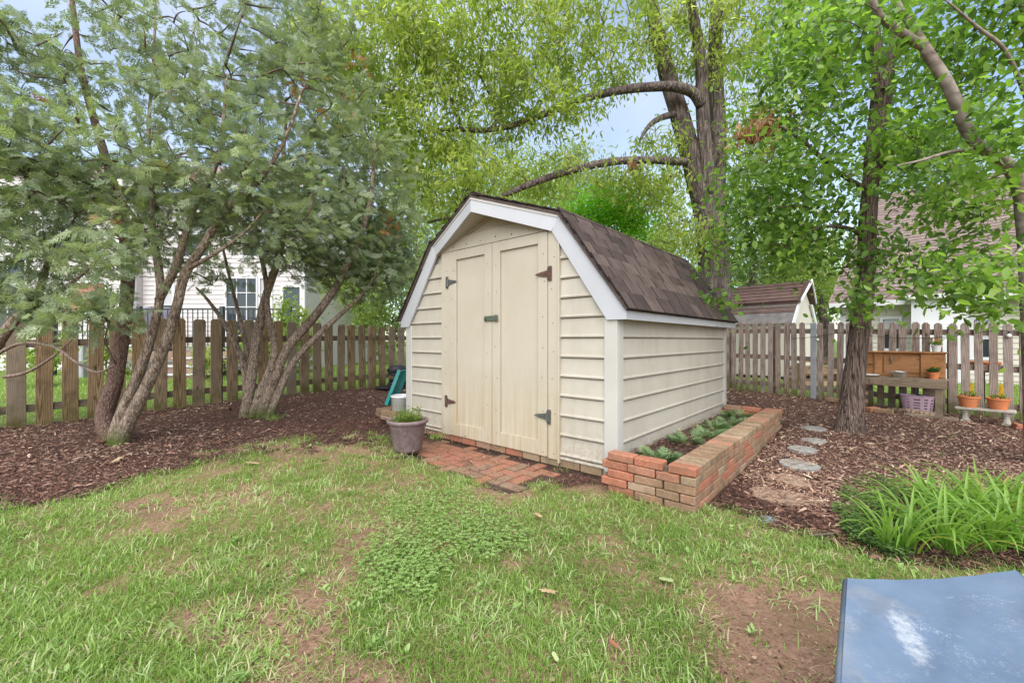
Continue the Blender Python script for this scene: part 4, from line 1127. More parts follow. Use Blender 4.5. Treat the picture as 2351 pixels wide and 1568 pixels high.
for i in range(len(zs_) - 1):
    for k in range(nb):
        if i in (1, 3, 5, 7, 9) and k % 4 in (1, 2): continue
        wv_ = 0.012 * math.sin(2 * math.pi * k / nb * 2) if i == len(zs_) - 2 else 0
        a, b2, c3, d3 = bp(k, zs_[i]), bp(k + 1, zs_[i]), bp(k + 1, zs_[i + 1]), bp(k, zs_[i + 1])
        t = Vector((0.96, 0.96, 1)); sh = lambda q_: Vector((q_.x * 0.965, q_.y * 0.955, q_.z + 0.001))
        mb.prism([a, b2, c3, d3], [sh(a), sh(b2), sh(c3), sh(d3)])
mb.add([bp(k, 0.002) for k in range(nb)], [tuple(range(nb))])
mb.build('basket_body', M_LAV, bs)
MB().tube([bp(k, 0.228) for k in range(nb + 1)], 0.006, 6).build('rim', M_LAV, bs, smooth=True)
for k in range(5):
    MB().lathe([(0.01, 0), (0.05, 0.02), (0.045, 0.06), (0.01, 0.085)], 10, (random.uniform(-.07, .07), random.uniform(-.04, .04), 0.14 + 0.02 * (k % 2))).build('toy', M_BLACKP, bs, smooth=True)
MBp = MB(); MBp.tube([bw(-0.52, -0.06, 0.035), bw(-0.30, -0.075, 0.04), bw(-0.06, -0.085, 0.035)], [0.038, 0.041, 0.039], 12, wob=0.06)
tag(MBp.build('log', mat_bark('log_bark', (0.08, 0.05, 0.035), (0.27, 0.19, 0.14)), smooth=True), 'short bark-covered log lying under the potting bench', 'log')
tag(MB().box(-0.24, 0.24, -0.045, 0.045, 0, 0.035).build('plank', M_OLDW, None, bevel=0.004, loc=bw(-0.10, -0.16, 0.0), rot=(0, 0, BROT + 0.05)), 'flat weathered plank on the mulch before the bench', 'plank')
def loose_brick(loc, rz, label, tilt=0.0, me=None):
    o = mesh_obj('loose_brick', me or brick_me, None, loc, (tilt, 0, rz)); return tag(o, label, 'brick', 'loose bricks by the right fence')
c = gp(2002, 944); loose_brick(c, 0.3, 'orange brick standing under the left end of the potting bench')
c = gp(1885, 915); loose_brick(c, BROT, 'red brick lying at the foot of the metal fence post')
c = gp(1912, 922); loose_brick(c, BROT + 0.15, 'mossy brick right of the red one by the fence', 0, brick_tan)
c = gp(2029, 948); loose_brick(c, BROT, 'tan brick beside the leaning trunk under the bench', 0, brick_tan)
c = gp(2340, 985); loose_brick(c, 0.9, 'half-buried red brick at the right edge of the mulch', 0.2)

# little concrete bench with two terracotta pots
M_CONC = mat_plain('concrete', (0.36, 0.33, 0.28), 0.9, 0.25, 30, bmp=0.5, dirt=((0.16, 0.15, 0.10), 0.6))
cb = np.array([5.375, 5.05]); cD = np.array([0.632, -0.775])
gc = float(gz(5.55, 4.85))
cbench = thing('garden_bench', 'low concrete garden bench carrying two terracotta pots', 'bench', (cb[0], cb[1], gc), math.atan2(cD[1], cD[0]))
mb = MB().box(-0.01, 0.47, -0.03, 0.14, 0.140, 0.172); mb.build('seat', M_CONC, cbench, bevel=0.008)
for x in (0.035, 0.355):
    lg = MB().box(0, 0.085, 0.0, 0.11, -0.02, 0.02).build('leg', M_CONC, cbench, bevel=0.004, loc=(x, 0, 0))
    MB().lathe([(0.036, 0.0), (0.030, 0.02), (0.024, 0.05), (0.030, 0.085), (0.040, 0.10), (0.040, 0.12)], 8, (0.042, 0.03, 0.02)).build('scroll', M_CONC, lg)
    MB().lathe([(0.036, 0.0), (0.030, 0.02), (0.024, 0.05), (0.030, 0.085), (0.040, 0.10), (0.040, 0.12)], 8, (0.042, 0.085, 0.02)).build('scroll', M_CONC, lg)
def cw(x, y, z):
    c_, s_ = cD; return Vector((cb[0] + x * c_ - y * s_, cb[1] + x * s_ + y * c_, gc + z))
pot_plant('potted_flower', 'left terracotta pot with yellow plume flower on the concrete bench', cw(0.105, 0.05, 0.1725), 0.098, 0.13, M_TERRA, 'plume', 21, 'terracotta pots on the concrete bench')
pot_plant('potted_flower', 'right terracotta pot with yellow plume flower on the concrete bench', cw(0.335, 0.05, 0.1725), 0.098, 0.13, M_TERRA, 'plume', 22, 'terracotta pots on the concrete bench')
# hanging coir basket seen through the pickets
hb = thing('hanging_basket', 'round brown basket seen between pickets behind the concrete bench', 'basket', fr_pt(2.86, -0.42, 0.55))
MB().lathe([(0.04, 0), (0.11, 0.04), (0.15, 0.11), (0.16, 0.14), (0.15, 0.145), (0.002, 0.12)], 20).build('basket_body', M_TERRA, hb, smooth=True)
MB().tube([(0, 0, -0.62), (0, 0, 0.0)], 0.012, 8).build('stand', M_BLACKP, hb)

# ------------------------------------------------------------------ blue fabric cot, bottom right
def mat_blue():
    m, nt, b, _ = new_mat('blue_fabric')
    v = coords(nt, (1, 1, 1)); f = noise(nt, v, 6, 6, 0.6); 
    c = ramp(nt, [(0.3, (0.100, 0.145, 0.215)), (0.7, (0.135, 0.185, 0.260))], f).outputs['Color']
    vo = noise(nt, coords(nt, (120, 260, 120)), 1.0, 6, 0.75, 1.5); gate = noise(nt, v, 9.0, 7, 0.7)
    mu = N(nt, 'Math', operation='MULTIPLY'); nt.links.new(maprange(nt, vo, 0.54, 0.62), mu.inputs[0]); nt.links.new(maprange(nt, gate, 0.53, 0.70), mu.inputs[1])
    c = mixc(nt, c, (0.62, 0.64, 0.66), mu.outputs[0])
    g2 = noise(nt, v, 3.2, 5, 0.7)
    c = mixc(nt, c, (0.30, 0.27, 0.24), maprange(nt, g2, 0.56, 0.78, 0, 0.55))
    # one long pale scuff worn into the fabric
    def axis_(cx_, cy_, dx, dy, half):
        sb_ = N(nt, 'VectorMath', operation='SUBTRACT'); sb_.inputs[1].default_value = (cx_, cy_, 0); nt.links.new(v, sb_.inputs[0])
        dt = N(nt, 'VectorMath', operation='DOT_PRODUCT'); dt.inputs[1].default_value = (dx / half, dy / half, 0); nt.links.new(sb_.outputs[0], dt.inputs[0])
        pw = N(nt, 'Math', operation='POWER'); pw.inputs[1].default_value = 2; ab = N(nt, 'Math', operation='ABSOLUTE'); nt.links.new(dt.outputs['Value'], ab.inputs[0]); nt.links.new(ab.outputs[0], pw.inputs[0])
        return pw.outputs[0]
    sm = N(nt, 'Math', operation='ADD'); nt.links.new(axis_(0.95, 1.0, -0.495, -0.868, 0.11), sm.inputs[0]); nt.links.new(axis_(0.95, 1.0, 0.868, -0.495, 0.028), sm.inputs[1])
    s3 = N(nt, 'Math', operation='ADD'); nt.links.new(sm.outputs[0], s3.inputs[0]); nt.links.new(maprange(nt, noise(nt, v, 45, 8, 0.8), 0.3, 0.7, -0.6, 1.9), s3.inputs[1])
    c = mixc(nt, c, (0.55, 0.56, 0.57), maprange(nt, s3.outputs[0], 0.1, 1.8, 0.5, 0))
    vo2 = N(nt, 'TexVoronoi'); vo2.inputs['Scale'].default_value = 3.3; nt.links.new(v, vo2.inputs['Vector'])
    c = mixc(nt, c, (0.012, 0.055, 0.075), maprange(nt, vo2.outputs['Distance'], 0.06, 0.11, 0.9, 0))
    nt.links.new(c, b.inputs['Base Color']); b.inputs['Roughness'].default_value = 0.7; b.inputs['Specular IOR Level'].default_value = 0.2
    bump(nt, b, f, 0.25, 0.01)
    return m
M_BLUE = mat_blue()
cot = thing('camp_cot', 'blue weathered fabric cot with white scuffs in the lower right corner', 'cot', (0, 0, 0))
cc = [at(1946, 1326, 1.22), at(2331, 1307, 1.18), Vector((0.99, 0.50, 0.30)), Vector((0.475, 0.615, 0.275))]   # far left, far right, near right, near left
nu, nv = 26, 30
Vv = []; Fv = []
for j in range(nv + 1):
    for i in range(nu + 1):
        s_, t_ = i / nu, j / nv
        p = cc[0].lerp(cc[1], s_).lerp(cc[3].lerp(cc[2], s_), t_)
        sag = 4 * s_ * (1 - s_) * (0.008 + 0.022 * 4 * t_ * (1 - t_))
        p = p + Vector((0, 0, -sag + 0.006 * mnoise.noise(Vector((s_ * 5, t_ * 6, 1))) + 0.010 * min(1, t_ * 4) * max(0, 0.35 - abs(mnoise.noise(Vector((s_ * 2.4 + t_ * 2.2, t_ * 1.1 - s_ * 1.3, 4))))) ** 1.5 * 3))
        p = p + Vector((0, -0.010 * math.sin(math.pi * s_) * (1 - t_), 0))
        Vv.append(p)
for j in range(nv):
    for i in range(nu):
        a = j * (nu + 1) + i; Fv.append((a, a + nu + 1, a + nu + 2, a + 1))
mb = MB(); mb.v = [tuple(p) for p in Vv] + [tuple(p + Vector((0, 0, -0.004))) for p in Vv]; n0 = len(Vv)
mb.f = Fv + [tuple(i + n0 for i in f[::-1]) for f in Fv]
mb.build('fabric', M_BLUE, cot, smooth=True)
M_TUBE = mat_plain('dark_tube', (0.03, 0.045, 0.07), 0.4, 0.2, 10, metal=0.3)
dn = Vector((0, 0, -0.014))
for k, (a, b2) in enumerate(((3, 0), (1, 2))):
    MB().tube([cc[a] + dn, (cc[a] + cc[b2]) / 2 + dn, cc[b2] + dn], 0.012, 10).build('side_rail', M_BLUE, cot, smooth=True)
for k in range(4):
    q = cc[k].copy(); q.z = float(gz(q.x, q.y)) - 0.005
    MB().tube([cc[k] + dn * 1.5, q], 0.011, 8).build('leg', M_TUBE, cot, smooth=True)
MB().tube([cc[3] + dn * 3, cc[2] + dn * 3], 0.010, 8).build('cross_bar', M_TUBE, cot)
MB().tube([cc[0] + dn * 6, cc[1] + dn * 6], 0.010, 8).build('cross_bar', M_TUBE, cot)

# ------------------------------------------------------------------ left neighbour house with deck
M_HSIDE = mat_plain('house_siding', (0.52, 0.49, 0.48), 0.6, 0.06, 1.5, rnd=0, bmp=0)
M_HTRIM = mat_plain('house_trim', (0.62, 0.62, 0.64), 0.5, 0.04, 3)
def mat_glass():
    m, nt, b, _ = new_mat('window_glass')
    b.inputs['Base Color'].default_value = (0.03, 0.04, 0.05, 1); b.inputs['Roughness'].default_value = 0.06; b.inputs['Specular IOR Level'].default_value = 0.6
    return m
M_GLASS = mat_glass()
M_BLIND = mat_plain('blind', (0.42, 0.42, 0.44), 0.6, 0.06, 4)
def siding_wall(parent, x0, x1, y, z0, z1, step, mat, holes=()):
    """clapboards facing -y, each one a board, split round the openings"""
    k = 0; z = z0
    while z < z1 - 0.01:
        zt = min(z + step, z1)
        segs = [(x0, x1)]
        for hx0, hx1, hz0, hz1 in holes:
            if zt > hz0 + 0.02 and z < hz1 - 0.02:
                ns = []
                for a, b2 in segs:
                    if hx1 <= a or hx0 >= b2: ns.append((a, b2))
                    else:
                        if hx0 > a: ns.append((a, hx0))
                        if hx1 < b2: ns.append((hx1, b2))
                segs = ns
        for a, b2 in segs:
            if b2 - a > 0.02:
                MB().yz([(y, z), (y - 0.026, z), (y - 0.006, zt - 0.002), (y, zt - 0.002)], a, b2).build('siding_board', mat, parent)
        z += step
def window(parent, x0, x1, z0, z1, y, nx=1, nz=2, blind=None, fw=0.07, name='window', glass=None):
    w = MB().box(x0 - fw, x1 + fw, y - 0.05, y - 0.002, z1, z1 + fw).box(x0 - fw, x1 + fw, y - 0.05, y - 0.002, z0 - fw, z0).box(x0 - fw, x0, y - 0.05, y - 0.002, z0, z1).box(x1, x1 + fw, y - 0.05, y - 0.002, z0, z1).build(name, M_HTRIM, parent)
    dx, dz_ = (x1 - x0) / nx, (z1 - z0) / nz
    for i in range(nx):
        for j in range(nz):
            MB().box(x0 + i * dx + 0.012, x0 + (i + 1) * dx - 0.012, y - 0.012, y - 0.004, z0 + j * dz_ + 0.012, z0 + (j + 1) * dz_ - 0.012).build('pane', (blind if blind and j >= nz / 2 else None) or glass or M_GLASS, w)
    mb = MB()
    for i in range(1, nx): mb.box(x0 + i * dx - 0.012, x0 + i * dx + 0.012, y - 0.03, y - 0.003, z0, z1)
    for j in range(1, nz): mb.box(x0, x1, y - 0.032, y - 0.0025, z0 + j * dz_ - 0.012, z0 + j * dz_ + 0.012)
    if mb.v: mb.build('muntin', M_HTRIM, w)
    return w
HY = 12.5
hx = lambda px, Y: (px - CXP) / FPX * Y
hz = lambda py, Y: CAM_H + (CYP - py) / FPX * Y
hl = thing('neighbour_house', 'pale clapboard two-storey house behind the left picket fence', 'house', (0, 0, 0))
xL, xC, xR = hx(-260, 12.2), hx(309, 12.2), hx(700, HY)
zg, zE = 0.05, 5.4
MB().box(xL, xC - 0.03, 12.215, 20, zg - 0.3, zE).build('wall', M_HSIDE, hl)
MB().box(xC - 0.03, xR, HY + 0.004, 20.1, zg - 0.3, zE - 0.01).build('wall', M_HSIDE, hl)
wl1 = [(hx(160, 12.2), hx(243, 12.2), hz(716, 12.2), hz(650, 12.2)), (hx(-20, 12.2), hx(60, 12.2), hz(760, 12.2), hz(600, 12.2)), (hx(100, 12.2), hx(190, 12.2), 3.5, 4.8)]
siding_wall(hl, xL, xC - 0.09, 12.21, zg, zE, 0.135, M_HSIDE, wl1)
doorw = (hx(522, HY), hx(622, HY), 0.70, hz(640, HY))
wl2 = [(hx(364, HY), hx(398, HY), hz(745, HY), hz(655, HY)), doorw, (hx(652, HY), hx(690, HY), hz(760, HY), hz(660, HY)), (hx(420, HY), hx(480, HY), 3.5, 4.8), (hx(560, HY), hx(640, HY), 3.5, 4.8)]
siding_wall(hl, xC, xR - 0.08, HY, zg, zE, 0.135, M_HSIDE, wl2)
for (x, y, z0) in ((xC - 0.045, 12.2, 0), (xR - 0.04, HY, 0), ):
    MB().box(x - 0.05, x + 0.05, y - 0.04, y + 0.06, zg, zE).build('corner_trim', M_HTRIM, hl)
M_SHADE = mat_plain('woven_shade', (0.32, 0.15, 0.11), 0.8, 0.3, 25, dirt=((0.45, 0.22, 0.2), 0.5))
window(hl, *wl1[0], 12.2, 1, 1, glass=M_SHADE); window(hl, *wl1[1], 12.2, 2, 3); window(hl, *wl1[2], 12.2, 1, 2, M_BLIND)
window(hl, *wl2[0], HY, 1, 2, M_BLIND); window(hl, doorw[0], doorw[1] - 0.42, doorw[2], doorw[3], HY, 3, 5, name='glass_door'); window(hl, doorw[1] - 0.30, doorw[1], doorw[2], doorw[3], HY, 1, 5, M_BLIND); window(hl, *wl2[2], HY, 1, 2)
window(hl, *wl2[3], HY, 1, 2, M_BLIND); window(hl, *wl2[4], HY, 2, 2, M_BLIND)
M_ROOFP = mat_shingle('roof_pinkbrown', (0.15, 0.112, 0.102), (0.19, 0.145, 0.13), (0.235, 0.18, 0.165))
rf = MB().prism([(xL - 0.4, 11.8, zE), (xR + 0.4, 11.8, zE), (xR - 2.0, 16.2, zE + 2.2), (xL - 0.4, 16.2, zE + 2.2)], [(xL - 0.4, 11.8, zE + 0.12), (xR + 0.4, 11.8, zE + 0.12), (xR - 2.0, 16.2, zE + 2.32), (xL - 0.4, 16.2, zE + 2.32)]).build('roof', M_ROOFP, hl)
MB().box(xL - 0.4, xR + 0.4, 11.76, 11.795, zE - 0.12, zE + 0.12).build('gutter', M_HSIDE, rf)
# deck
M_DECK = mat_plain('deck_boards', (0.24, 0.165, 0.13), 0.8, 0.15, 6, stretch=(0.3, 3, 3))
M_IRON = mat_plain('dark_iron', (0.035, 0.045, 0.05), 0.5, 0.2, 10)
DY0, DY1, DZ = 10.35, 12.18, 0.70
dk = thing('deck', 'raised brown deck with thin black railing on the pale house', 'deck', (0, 0, 0))
dxa, dxb = hx(118, DY0), hx(668, DY0)
nb_ = int((DY1 - DY0) / 0.14)
for k in range(nb_):
    MB().box(dxa, dxb, DY0 + k * 0.14, DY0 + k * 0.14 + 0.134, DZ - 0.03, DZ).build('deck_board', M_DECK, dk)
MB().box(dxa, dxb, DY0 - 0.03, DY0 - 0.002, DZ - 0.22, DZ - 0.002).build('rim_joist', M_DECK, dk)
for px in (122, 320, 510, 664):
    x = hx(px, DY0 + 0.04)
    MB().box(x - 0.045, x + 0.045, DY0 + 0.0, DY0 + 0.09, -0.05, DZ + 1.12).build('rail_post', M_IRON, dk)
for z in (DZ + 0.10, DZ + 1.05):
    MB().box(dxa, dxb, DY0 + 0.03, DY0 + 0.065, z - 0.018, z + 0.018).build('railing', M_IRON, dk)
x = dxa + 0.1; bal = MB().box(-0.009, 0.009, -0.009, 0.009, DZ + 0.119, DZ + 1.031).mesh('baluster', M_IRON)
while x < dxb:
    mesh_obj('baluster', bal, dk, (x, DY0 + 0.047, 0)); x += 0.125
st = thing('deck_steps', 'brown wooden steps with pale edges below the deck', 'steps', (0, 0, 0))
for k in range(4):
    xa, xb = hx(392, 10.0), hx(505, 10.0); z = DZ - 0.18 * (k + 1) + 0.04
    MB().box(xa, xb, DY0 - 0.06 - 0.26 * (k + 1), DY0 - 0.05 - 0.26 * k, z - 0.03, z).build('tread', M_HTRIM, st)
    MB().box(xa, xb, DY0 - 0.03 - 0.26 * (k + 1), DY0 - 0.01 - 0.26 * (k + 1), z - 0.17, z - 0.031).build('riser', M_DECK, st)
gr = thing('covered_grill', 'grill under a grey purple cover on the deck', 'grill', (hx(365, 11.0), 11.0, DZ))
M_COVER = mat_plain('grill_cover', (0.17, 0.155, 0.20), 0.6, 0.15, 5, bmp=0.4)
mb = MB(); sec = [(-0.42, 0.0), (0.42, 0.0), (0.44, 0.75), (0.36, 0.98), (0.12, 1.16), (-0.12, 1.16), (-0.34, 1.0), (-0.44, 0.75)]
mb.xz(sec, -0.28, 0.28).build('cover', M_COVER, gr, bevel=0.05)
for k, (px, wpx, ptop, lab) in enumerate(((192, 20, 785, 'grey utility cabinet standing in front of the deck'), (168, 16, 800, 'narrower grey utility cabinet at the deck corner'))):
    Y = 9.9; x = hx(px, Y); w_ = wpx / FPX * Y
    ub = thing('utility_cabinet', lab, 'cabinet', (x, Y, 0.0), 0, 'utility cabinets by the deck')
    MB().box(-w_ / 2, w_ / 2, -0.12, 0.12, -0.02, hz(ptop, Y)).build('cabinet_body', M_GALV, ub, bevel=0.01)
    MB().box(-w_ / 2 + 0.02, w_ / 2 - 0.02, -0.126, -0.1205, 0.1, hz(ptop, Y) - 0.08).build('cabinet_door', M_GALV, ub, bevel=0.002)

# ------------------------------------------------------------------ right neighbour house (square to the right fence)
HR0 = np.array([hx(1936, 11.0), 11.0])
HROT = math.atan2(FRD[1], FRD[0])
def along(px, P, D, off=0.0):           # distance along a wall line seen at a picture column
    P = P + np.array([-D[1], D[0]]) * off
    u = (px - CXP) / FPX; return float((u * P[1] - P[0]) / (D[0] - u * D[1]))
def depth_at(t, P, D, off=0.0): return float(P[1] + D[1] * t + D[0] * off)
hr = thing('neighbour_house', 'cream cottage with steep pinkish brown roof behind the right fence', 'house', (HR0[0], HR0[1], 0), HROT)
M_CREAM = mat_plain('cream_siding', (0.54, 0.51, 0.44), 0.6, 0.05, 1.5, rnd=0, bmp=0)
xa, xb, ze = 0.0, 9.0, hz(696, 11.0)
def hwin(p0, p1, ya, yb):
    t0_, t1_ = along(p0, HR0, FRD), along(p1, HR0, FRD); Yd = depth_at((t0_ + t1_) / 2, HR0, FRD)
    return (t0_, t1_, hz(yb, Yd), hz(ya, Yd))
MB().box(xa, xb, 0.01, 8.0, -0.3, ze).build('wall', M_CREAM, hr)
wn_ = [hwin(2028, 2064, 733, 800), hwin(2236, 2276, 735, 820)]
siding_wall(hr, xa + 0.05, xb, 0.0, 0.0, ze - 0.05, 0.115, M_CREAM, wn_)
for q in wn_: window(hr, *q, 0.0, 1, 2, M_BLIND, 0.06)
MB().box(xa - 0.06, xa + 0.05, -0.04, 0.07, -0.05, ze).build('corner_trim', M_HTRIM, hr)
BO = -0.55
bx0, bx1 = along(2092, HR0, FRD, BO), along(2222, HR0, FRD, BO)
zb_ = ze - 0.06
MB().box(bx0, bx1, BO, -0.03, -0.1, zb_).build('entry_wall', M_HTRIM, hr)
gx0, gx1 = along(2112, HR0, FRD, BO), along(2206, HR0, FRD, BO)
zd_ = hz(742, depth_at((gx0 + gx1) / 2, HR0, FRD, BO))
gd = MB().box(gx0, gx1, BO - 0.05, BO - 0.002, -0.02, zd_).build('door', M_HTRIM, hr, bevel=0.006)
for k in range(4):
    zz = 0.08 + k * (zd_ - 0.1) / 4; MB().box(gx0 + 0.05, gx1 - 0.05, BO - 0.066, BO - 0.0505, zz, zz + (zd_ - 0.1) / 4 - 0.05).build('door_panel', M_HTRIM, gd, bevel=0.012)
MB().box(bx0 - 0.12, bx1 + 0.12, BO - 0.16, -0.03, zb_ + 0.002, zb_ + 0.10).build('entry_cornice', M_HTRIM, hr, bevel=0.01)
zr, yr = 5.7, 4.2
sl = Vector((0, yr + 0.35, zr - (ze - 0.05))); Ls = sl.length; sl.normalize(); nr_ = Vector((0, -sl.z, sl.y))
r0 = Vector((0, -0.35, ze - 0.05))
A_, B_ = Vector((xa - 0.18, 0, 0)), Vector((xb, 0, 0))
rd = MB().prism([r0 + A_, r0 + B_, r0 + B_ + sl * Ls, r0 + A_ + sl * Ls], [p_ - nr_ * 0.1 for p_ in (r0 + A_, r0 + B_, r0 + B_ + sl * Ls, r0 + A_ + sl * Ls)]).build('roof', M_ROOFP, hr)
def courses(parent, org, along_, up, nrm, L, H, step, mat):
    k = 0
    while k * step < H - 0.02:
        a = org + up * (k * step) + nrm * 0.018; b2 = org + up * min(H, (k + 1) * step + 0.02) + nrm * 0.003
        w = along_ * L
        MB().prism([a, a + w, b2 + w, b2], [a - nrm * 0.010, a + w - nrm * 0.010, b2 + w - nrm * 0.002, b2 - nrm * 0.002]).build('shingle_course', mat, parent)
        k += 1
courses(rd, r0 + Vector((xa - 0.2, 0, 0)), Vector((1, 0, 0)), sl, nr_, xb - xa + 0.2, Ls, 0.145, M_ROOFP)
MB().box(xa - 0.2, xb, -0.44, -0.352, ze - 0.14, ze - 0.02).build('gutter', M_HTRIM, hr)
MB().box(xa - 0.1, xb, -0.35, 0.0, ze - 0.13, ze - 0.11).build('soffit', M_HTRIM, hr)
MB().prism([(xa - 0.2, -0.35, ze - 0.16), (xa - 0.2, yr, zr - 0.12), (xa - 0.2, yr, zr - 0.0), (xa - 0.2, -0.35, ze - 0.04)], [(xa - 0.24, -0.35, ze - 0.16), (xa - 0.24, yr, zr - 0.12), (xa - 0.24, yr, zr + 0.02), (xa - 0.24, -0.35, ze - 0.02)]).build('rake_board', M_ROOFP, hr)
MB().prism([(xa, 0.02, ze), (xa, 8, ze), (xa, yr, zr - 0.15)], [(xa + 0.2, 0.02, ze), (xa + 0.2, 8, ze), (xa + 0.2, yr, zr - 0.15)]).build('gable_wall', M_CREAM, hr)

# ------------------------------------------------------------------ small barn shed beyond the right fence (also square to it)
SB0 = np.array([hx(1818, 9.6), 9.6]); SY = 9.6
sb = thing('barn_shed', 'old gambrel shed with dark red shingles beyond the right fence', 'shed', (SB0[0], SB0[1], 0), HROT)
s0, s1 = -2.4, 0.0
zl, zm = hz(740, SY), hz(688, SY)
zt_ = zm + 0.50
M_DRED = mat_shingle('shingle_dark_red', (0.080, 0.050, 0.044), (0.105, 0.067, 0.058), (0.13, 0.085, 0.074))
M_WORN = mat_plain('worn_felt', (0.15, 0.14, 0.135), 0.9, 0.3, 6)
DEP = 1.6
MB().box(s0, s1, 0.02, DEP, 0.12, zl).build('wall', M_CREAM, sb)
for k in range(6):
    xk = s0 + (s1 - s0) * k / 6
    MB().box(xk + 0.004, xk + (s1 - s0) / 6 - 0.004, 0.0, 0.018, 0.13, zl - 0.002).build('wall_panel', M_CREAM, sb)
MB().box(s0, s1, 0.05, DEP - 0.1, -0.05, 0.119).build('skid_base', M_SOIL, sb)
YL, YM = -0.10, 0.30
u_ = Vector((0, YM - YL, zm - zl)); Lh = u_.length; u_.normalize(); n_ = Vector((0, -u_.z, u_.y))
lo = MB().prism([(s0 - .05, YL, zl - 0.02), (s1 + .02, YL, zl - 0.02), (s1 + .02, YM, zm), (s0 - .05, YM, zm)], [(s0 - .05, YL + .06, zl - 0.02), (s1 + .02, YL + .06, zl - 0.02), (s1 + .02, YM + .06, zm - .02), (s0 - .05, YM + .06, zm - .02)]).build('lower_roof', M_WORN, sb)
P0_ = Vector((s0 - 0.06, YL, zl - 0.02))
courses(lo, P0_ + u_ * (Lh * 0.5), Vector((1, 0, 0)), u_, n_, s1 - s0 + 0.09, Lh * 0.5, 0.12, M_DRED)
courses(lo, P0_, Vector((1, 0, 0)), u_, n_, (s1 - s0) * 0.42, Lh * 0.5, 0.12, M_DRED)
YR = DEP / 2
u2 = Vector((0, YR - YM, zt_ - zm)); L2 = u2.length; u2.normalize(); n2 = Vector((0, -u2.z, u2.y))
q4 = [(s0 - .05, YM - .06, zm - .02), (s1 + .10, YM - .06, zm - .02), (s1 + .16, YR, zt_), (s0 - .05, YR, zt_)]
up_ = MB().prism(q4, [(a, b2, c3 - .05) for a, b2, c3 in q4]).build('upper_roof', M_DRED, sb)
courses(up_, Vector((s0 - 0.06, YM - .07, zm - 0.015)), Vector((1, 0, 0)), u2, n2, s1 - s0 + 0.12, L2, 0.12, M_DRED)
q4 = [(s0 - .05, DEP - YM + .06, zm - .02), (s1 + .10, DEP - YM + .06, zm - .02), (s1 + .16, YR + .01, zt_), (s0 - .05, YR + .01, zt_)]
MB().prism(q4, [(a, b2, c3 - .05) for a, b2, c3 in q4]).build('upper_roof', M_DRED, sb)
for yA, yB in ((YM - .06, YR), (DEP - YM + .06, YR)):
    MB().prism([(s1 + .105, yA, zm - .05), (s1 + .165, yB, zt_ - .05), (s1 + .165, yB, zt_ + .03), (s1 + .105, yA, zm + .02)], [(s1 + .13, yA, zm - .05), (s1 + .19, yB, zt_ - .05), (s1 + .19, yB, zt_ + .03), (s1 + .13, yA, zm + .02)]).build('barge_board', M_HTRIM, sb)
for sg in (0, 1):
    f_ = (lambda v_: v_) if sg == 0 else (lambda v_: DEP - v_)
    MB().prism([(s1 + .025, f_(YL - .01), zl - .05), (s1 + .025, f_(YM), zm - .05), (s1 + .025, f_(YM + .13), zm - .05), (s1 + .025, f_(YL + .12), zl - .05)], [(s1 + .06, f_(YL - .01), zl - .05), (s1 + .06, f_(YM), zm - .05), (s1 + .06, f_(YM + .13), zm - .05), (s1 + .06, f_(YL + .12), zl - .05)]).build('barge_board', M_HTRIM, sb)
MB().prism([(s1, 0.05, zl - .02), (s1, DEP - .05, zl - .02), (s1, DEP - YM - .05, zm - .02), (s1, YR, zt_ - .1), (s1, YM + .07, zm - .02)], [(s1 - .05, 0.05, zl - .02), (s1 - .05, DEP - .05, zl - .02), (s1 - .05, DEP - YM - .05, zm - .02), (s1 - .05, YR, zt_ - .1), (s1 - .05, YM + .07, zm - .02)]).build('gable_wall', M_CREAM, sb)
MB().box(s1 - 0.02, s1 + 0.04, -0.03, 0.06, 0.12, zl - 0.06).build('corner_trim', M_HTRIM, sb)
# firewood rack between the two
fw = thing('firewood_rack', 'brown timber firewood rack beyond the right fence', 'rack', (0, 0, 0))
WY = 8.3
M_NEWW = mat_wood('rack_wood', (0.16, 0.10, 0.05), (0.42, 0.29, 0.17), (0.30, 0.24, 0.18), 0.3, algae=False, axis='x')
for px in (1838, 1878, 1925):
    x = hx(px, WY); MB().box(x - 0.05, x + 0.05, WY - 0.05, WY + 0.05, -0.05, 0.52).build('post', M_NEWW, fw)
for z in (0.12, 0.36, 0.58):
    MB().box(hx(1830, WY), hx(1932, WY), WY - 0.07, WY - 0.051, z - 0.045, z + 0.045).build('rail', M_NEWW, fw)
for r_ in range(4):
    for k in range(8):
        x = hx(1845 + k * 10.5, WY); z = 0.06 + r_ * 0.115
        tag(MB().tube([(x, WY + 0.06, z), (x + random.uniform(-.02, .02), WY + 0.42, z)], 0.05, 7).build('firewood_log', M_NEWW), 'split firewood log stacked in the timber rack', 'log', 'firewood logs in the rack')

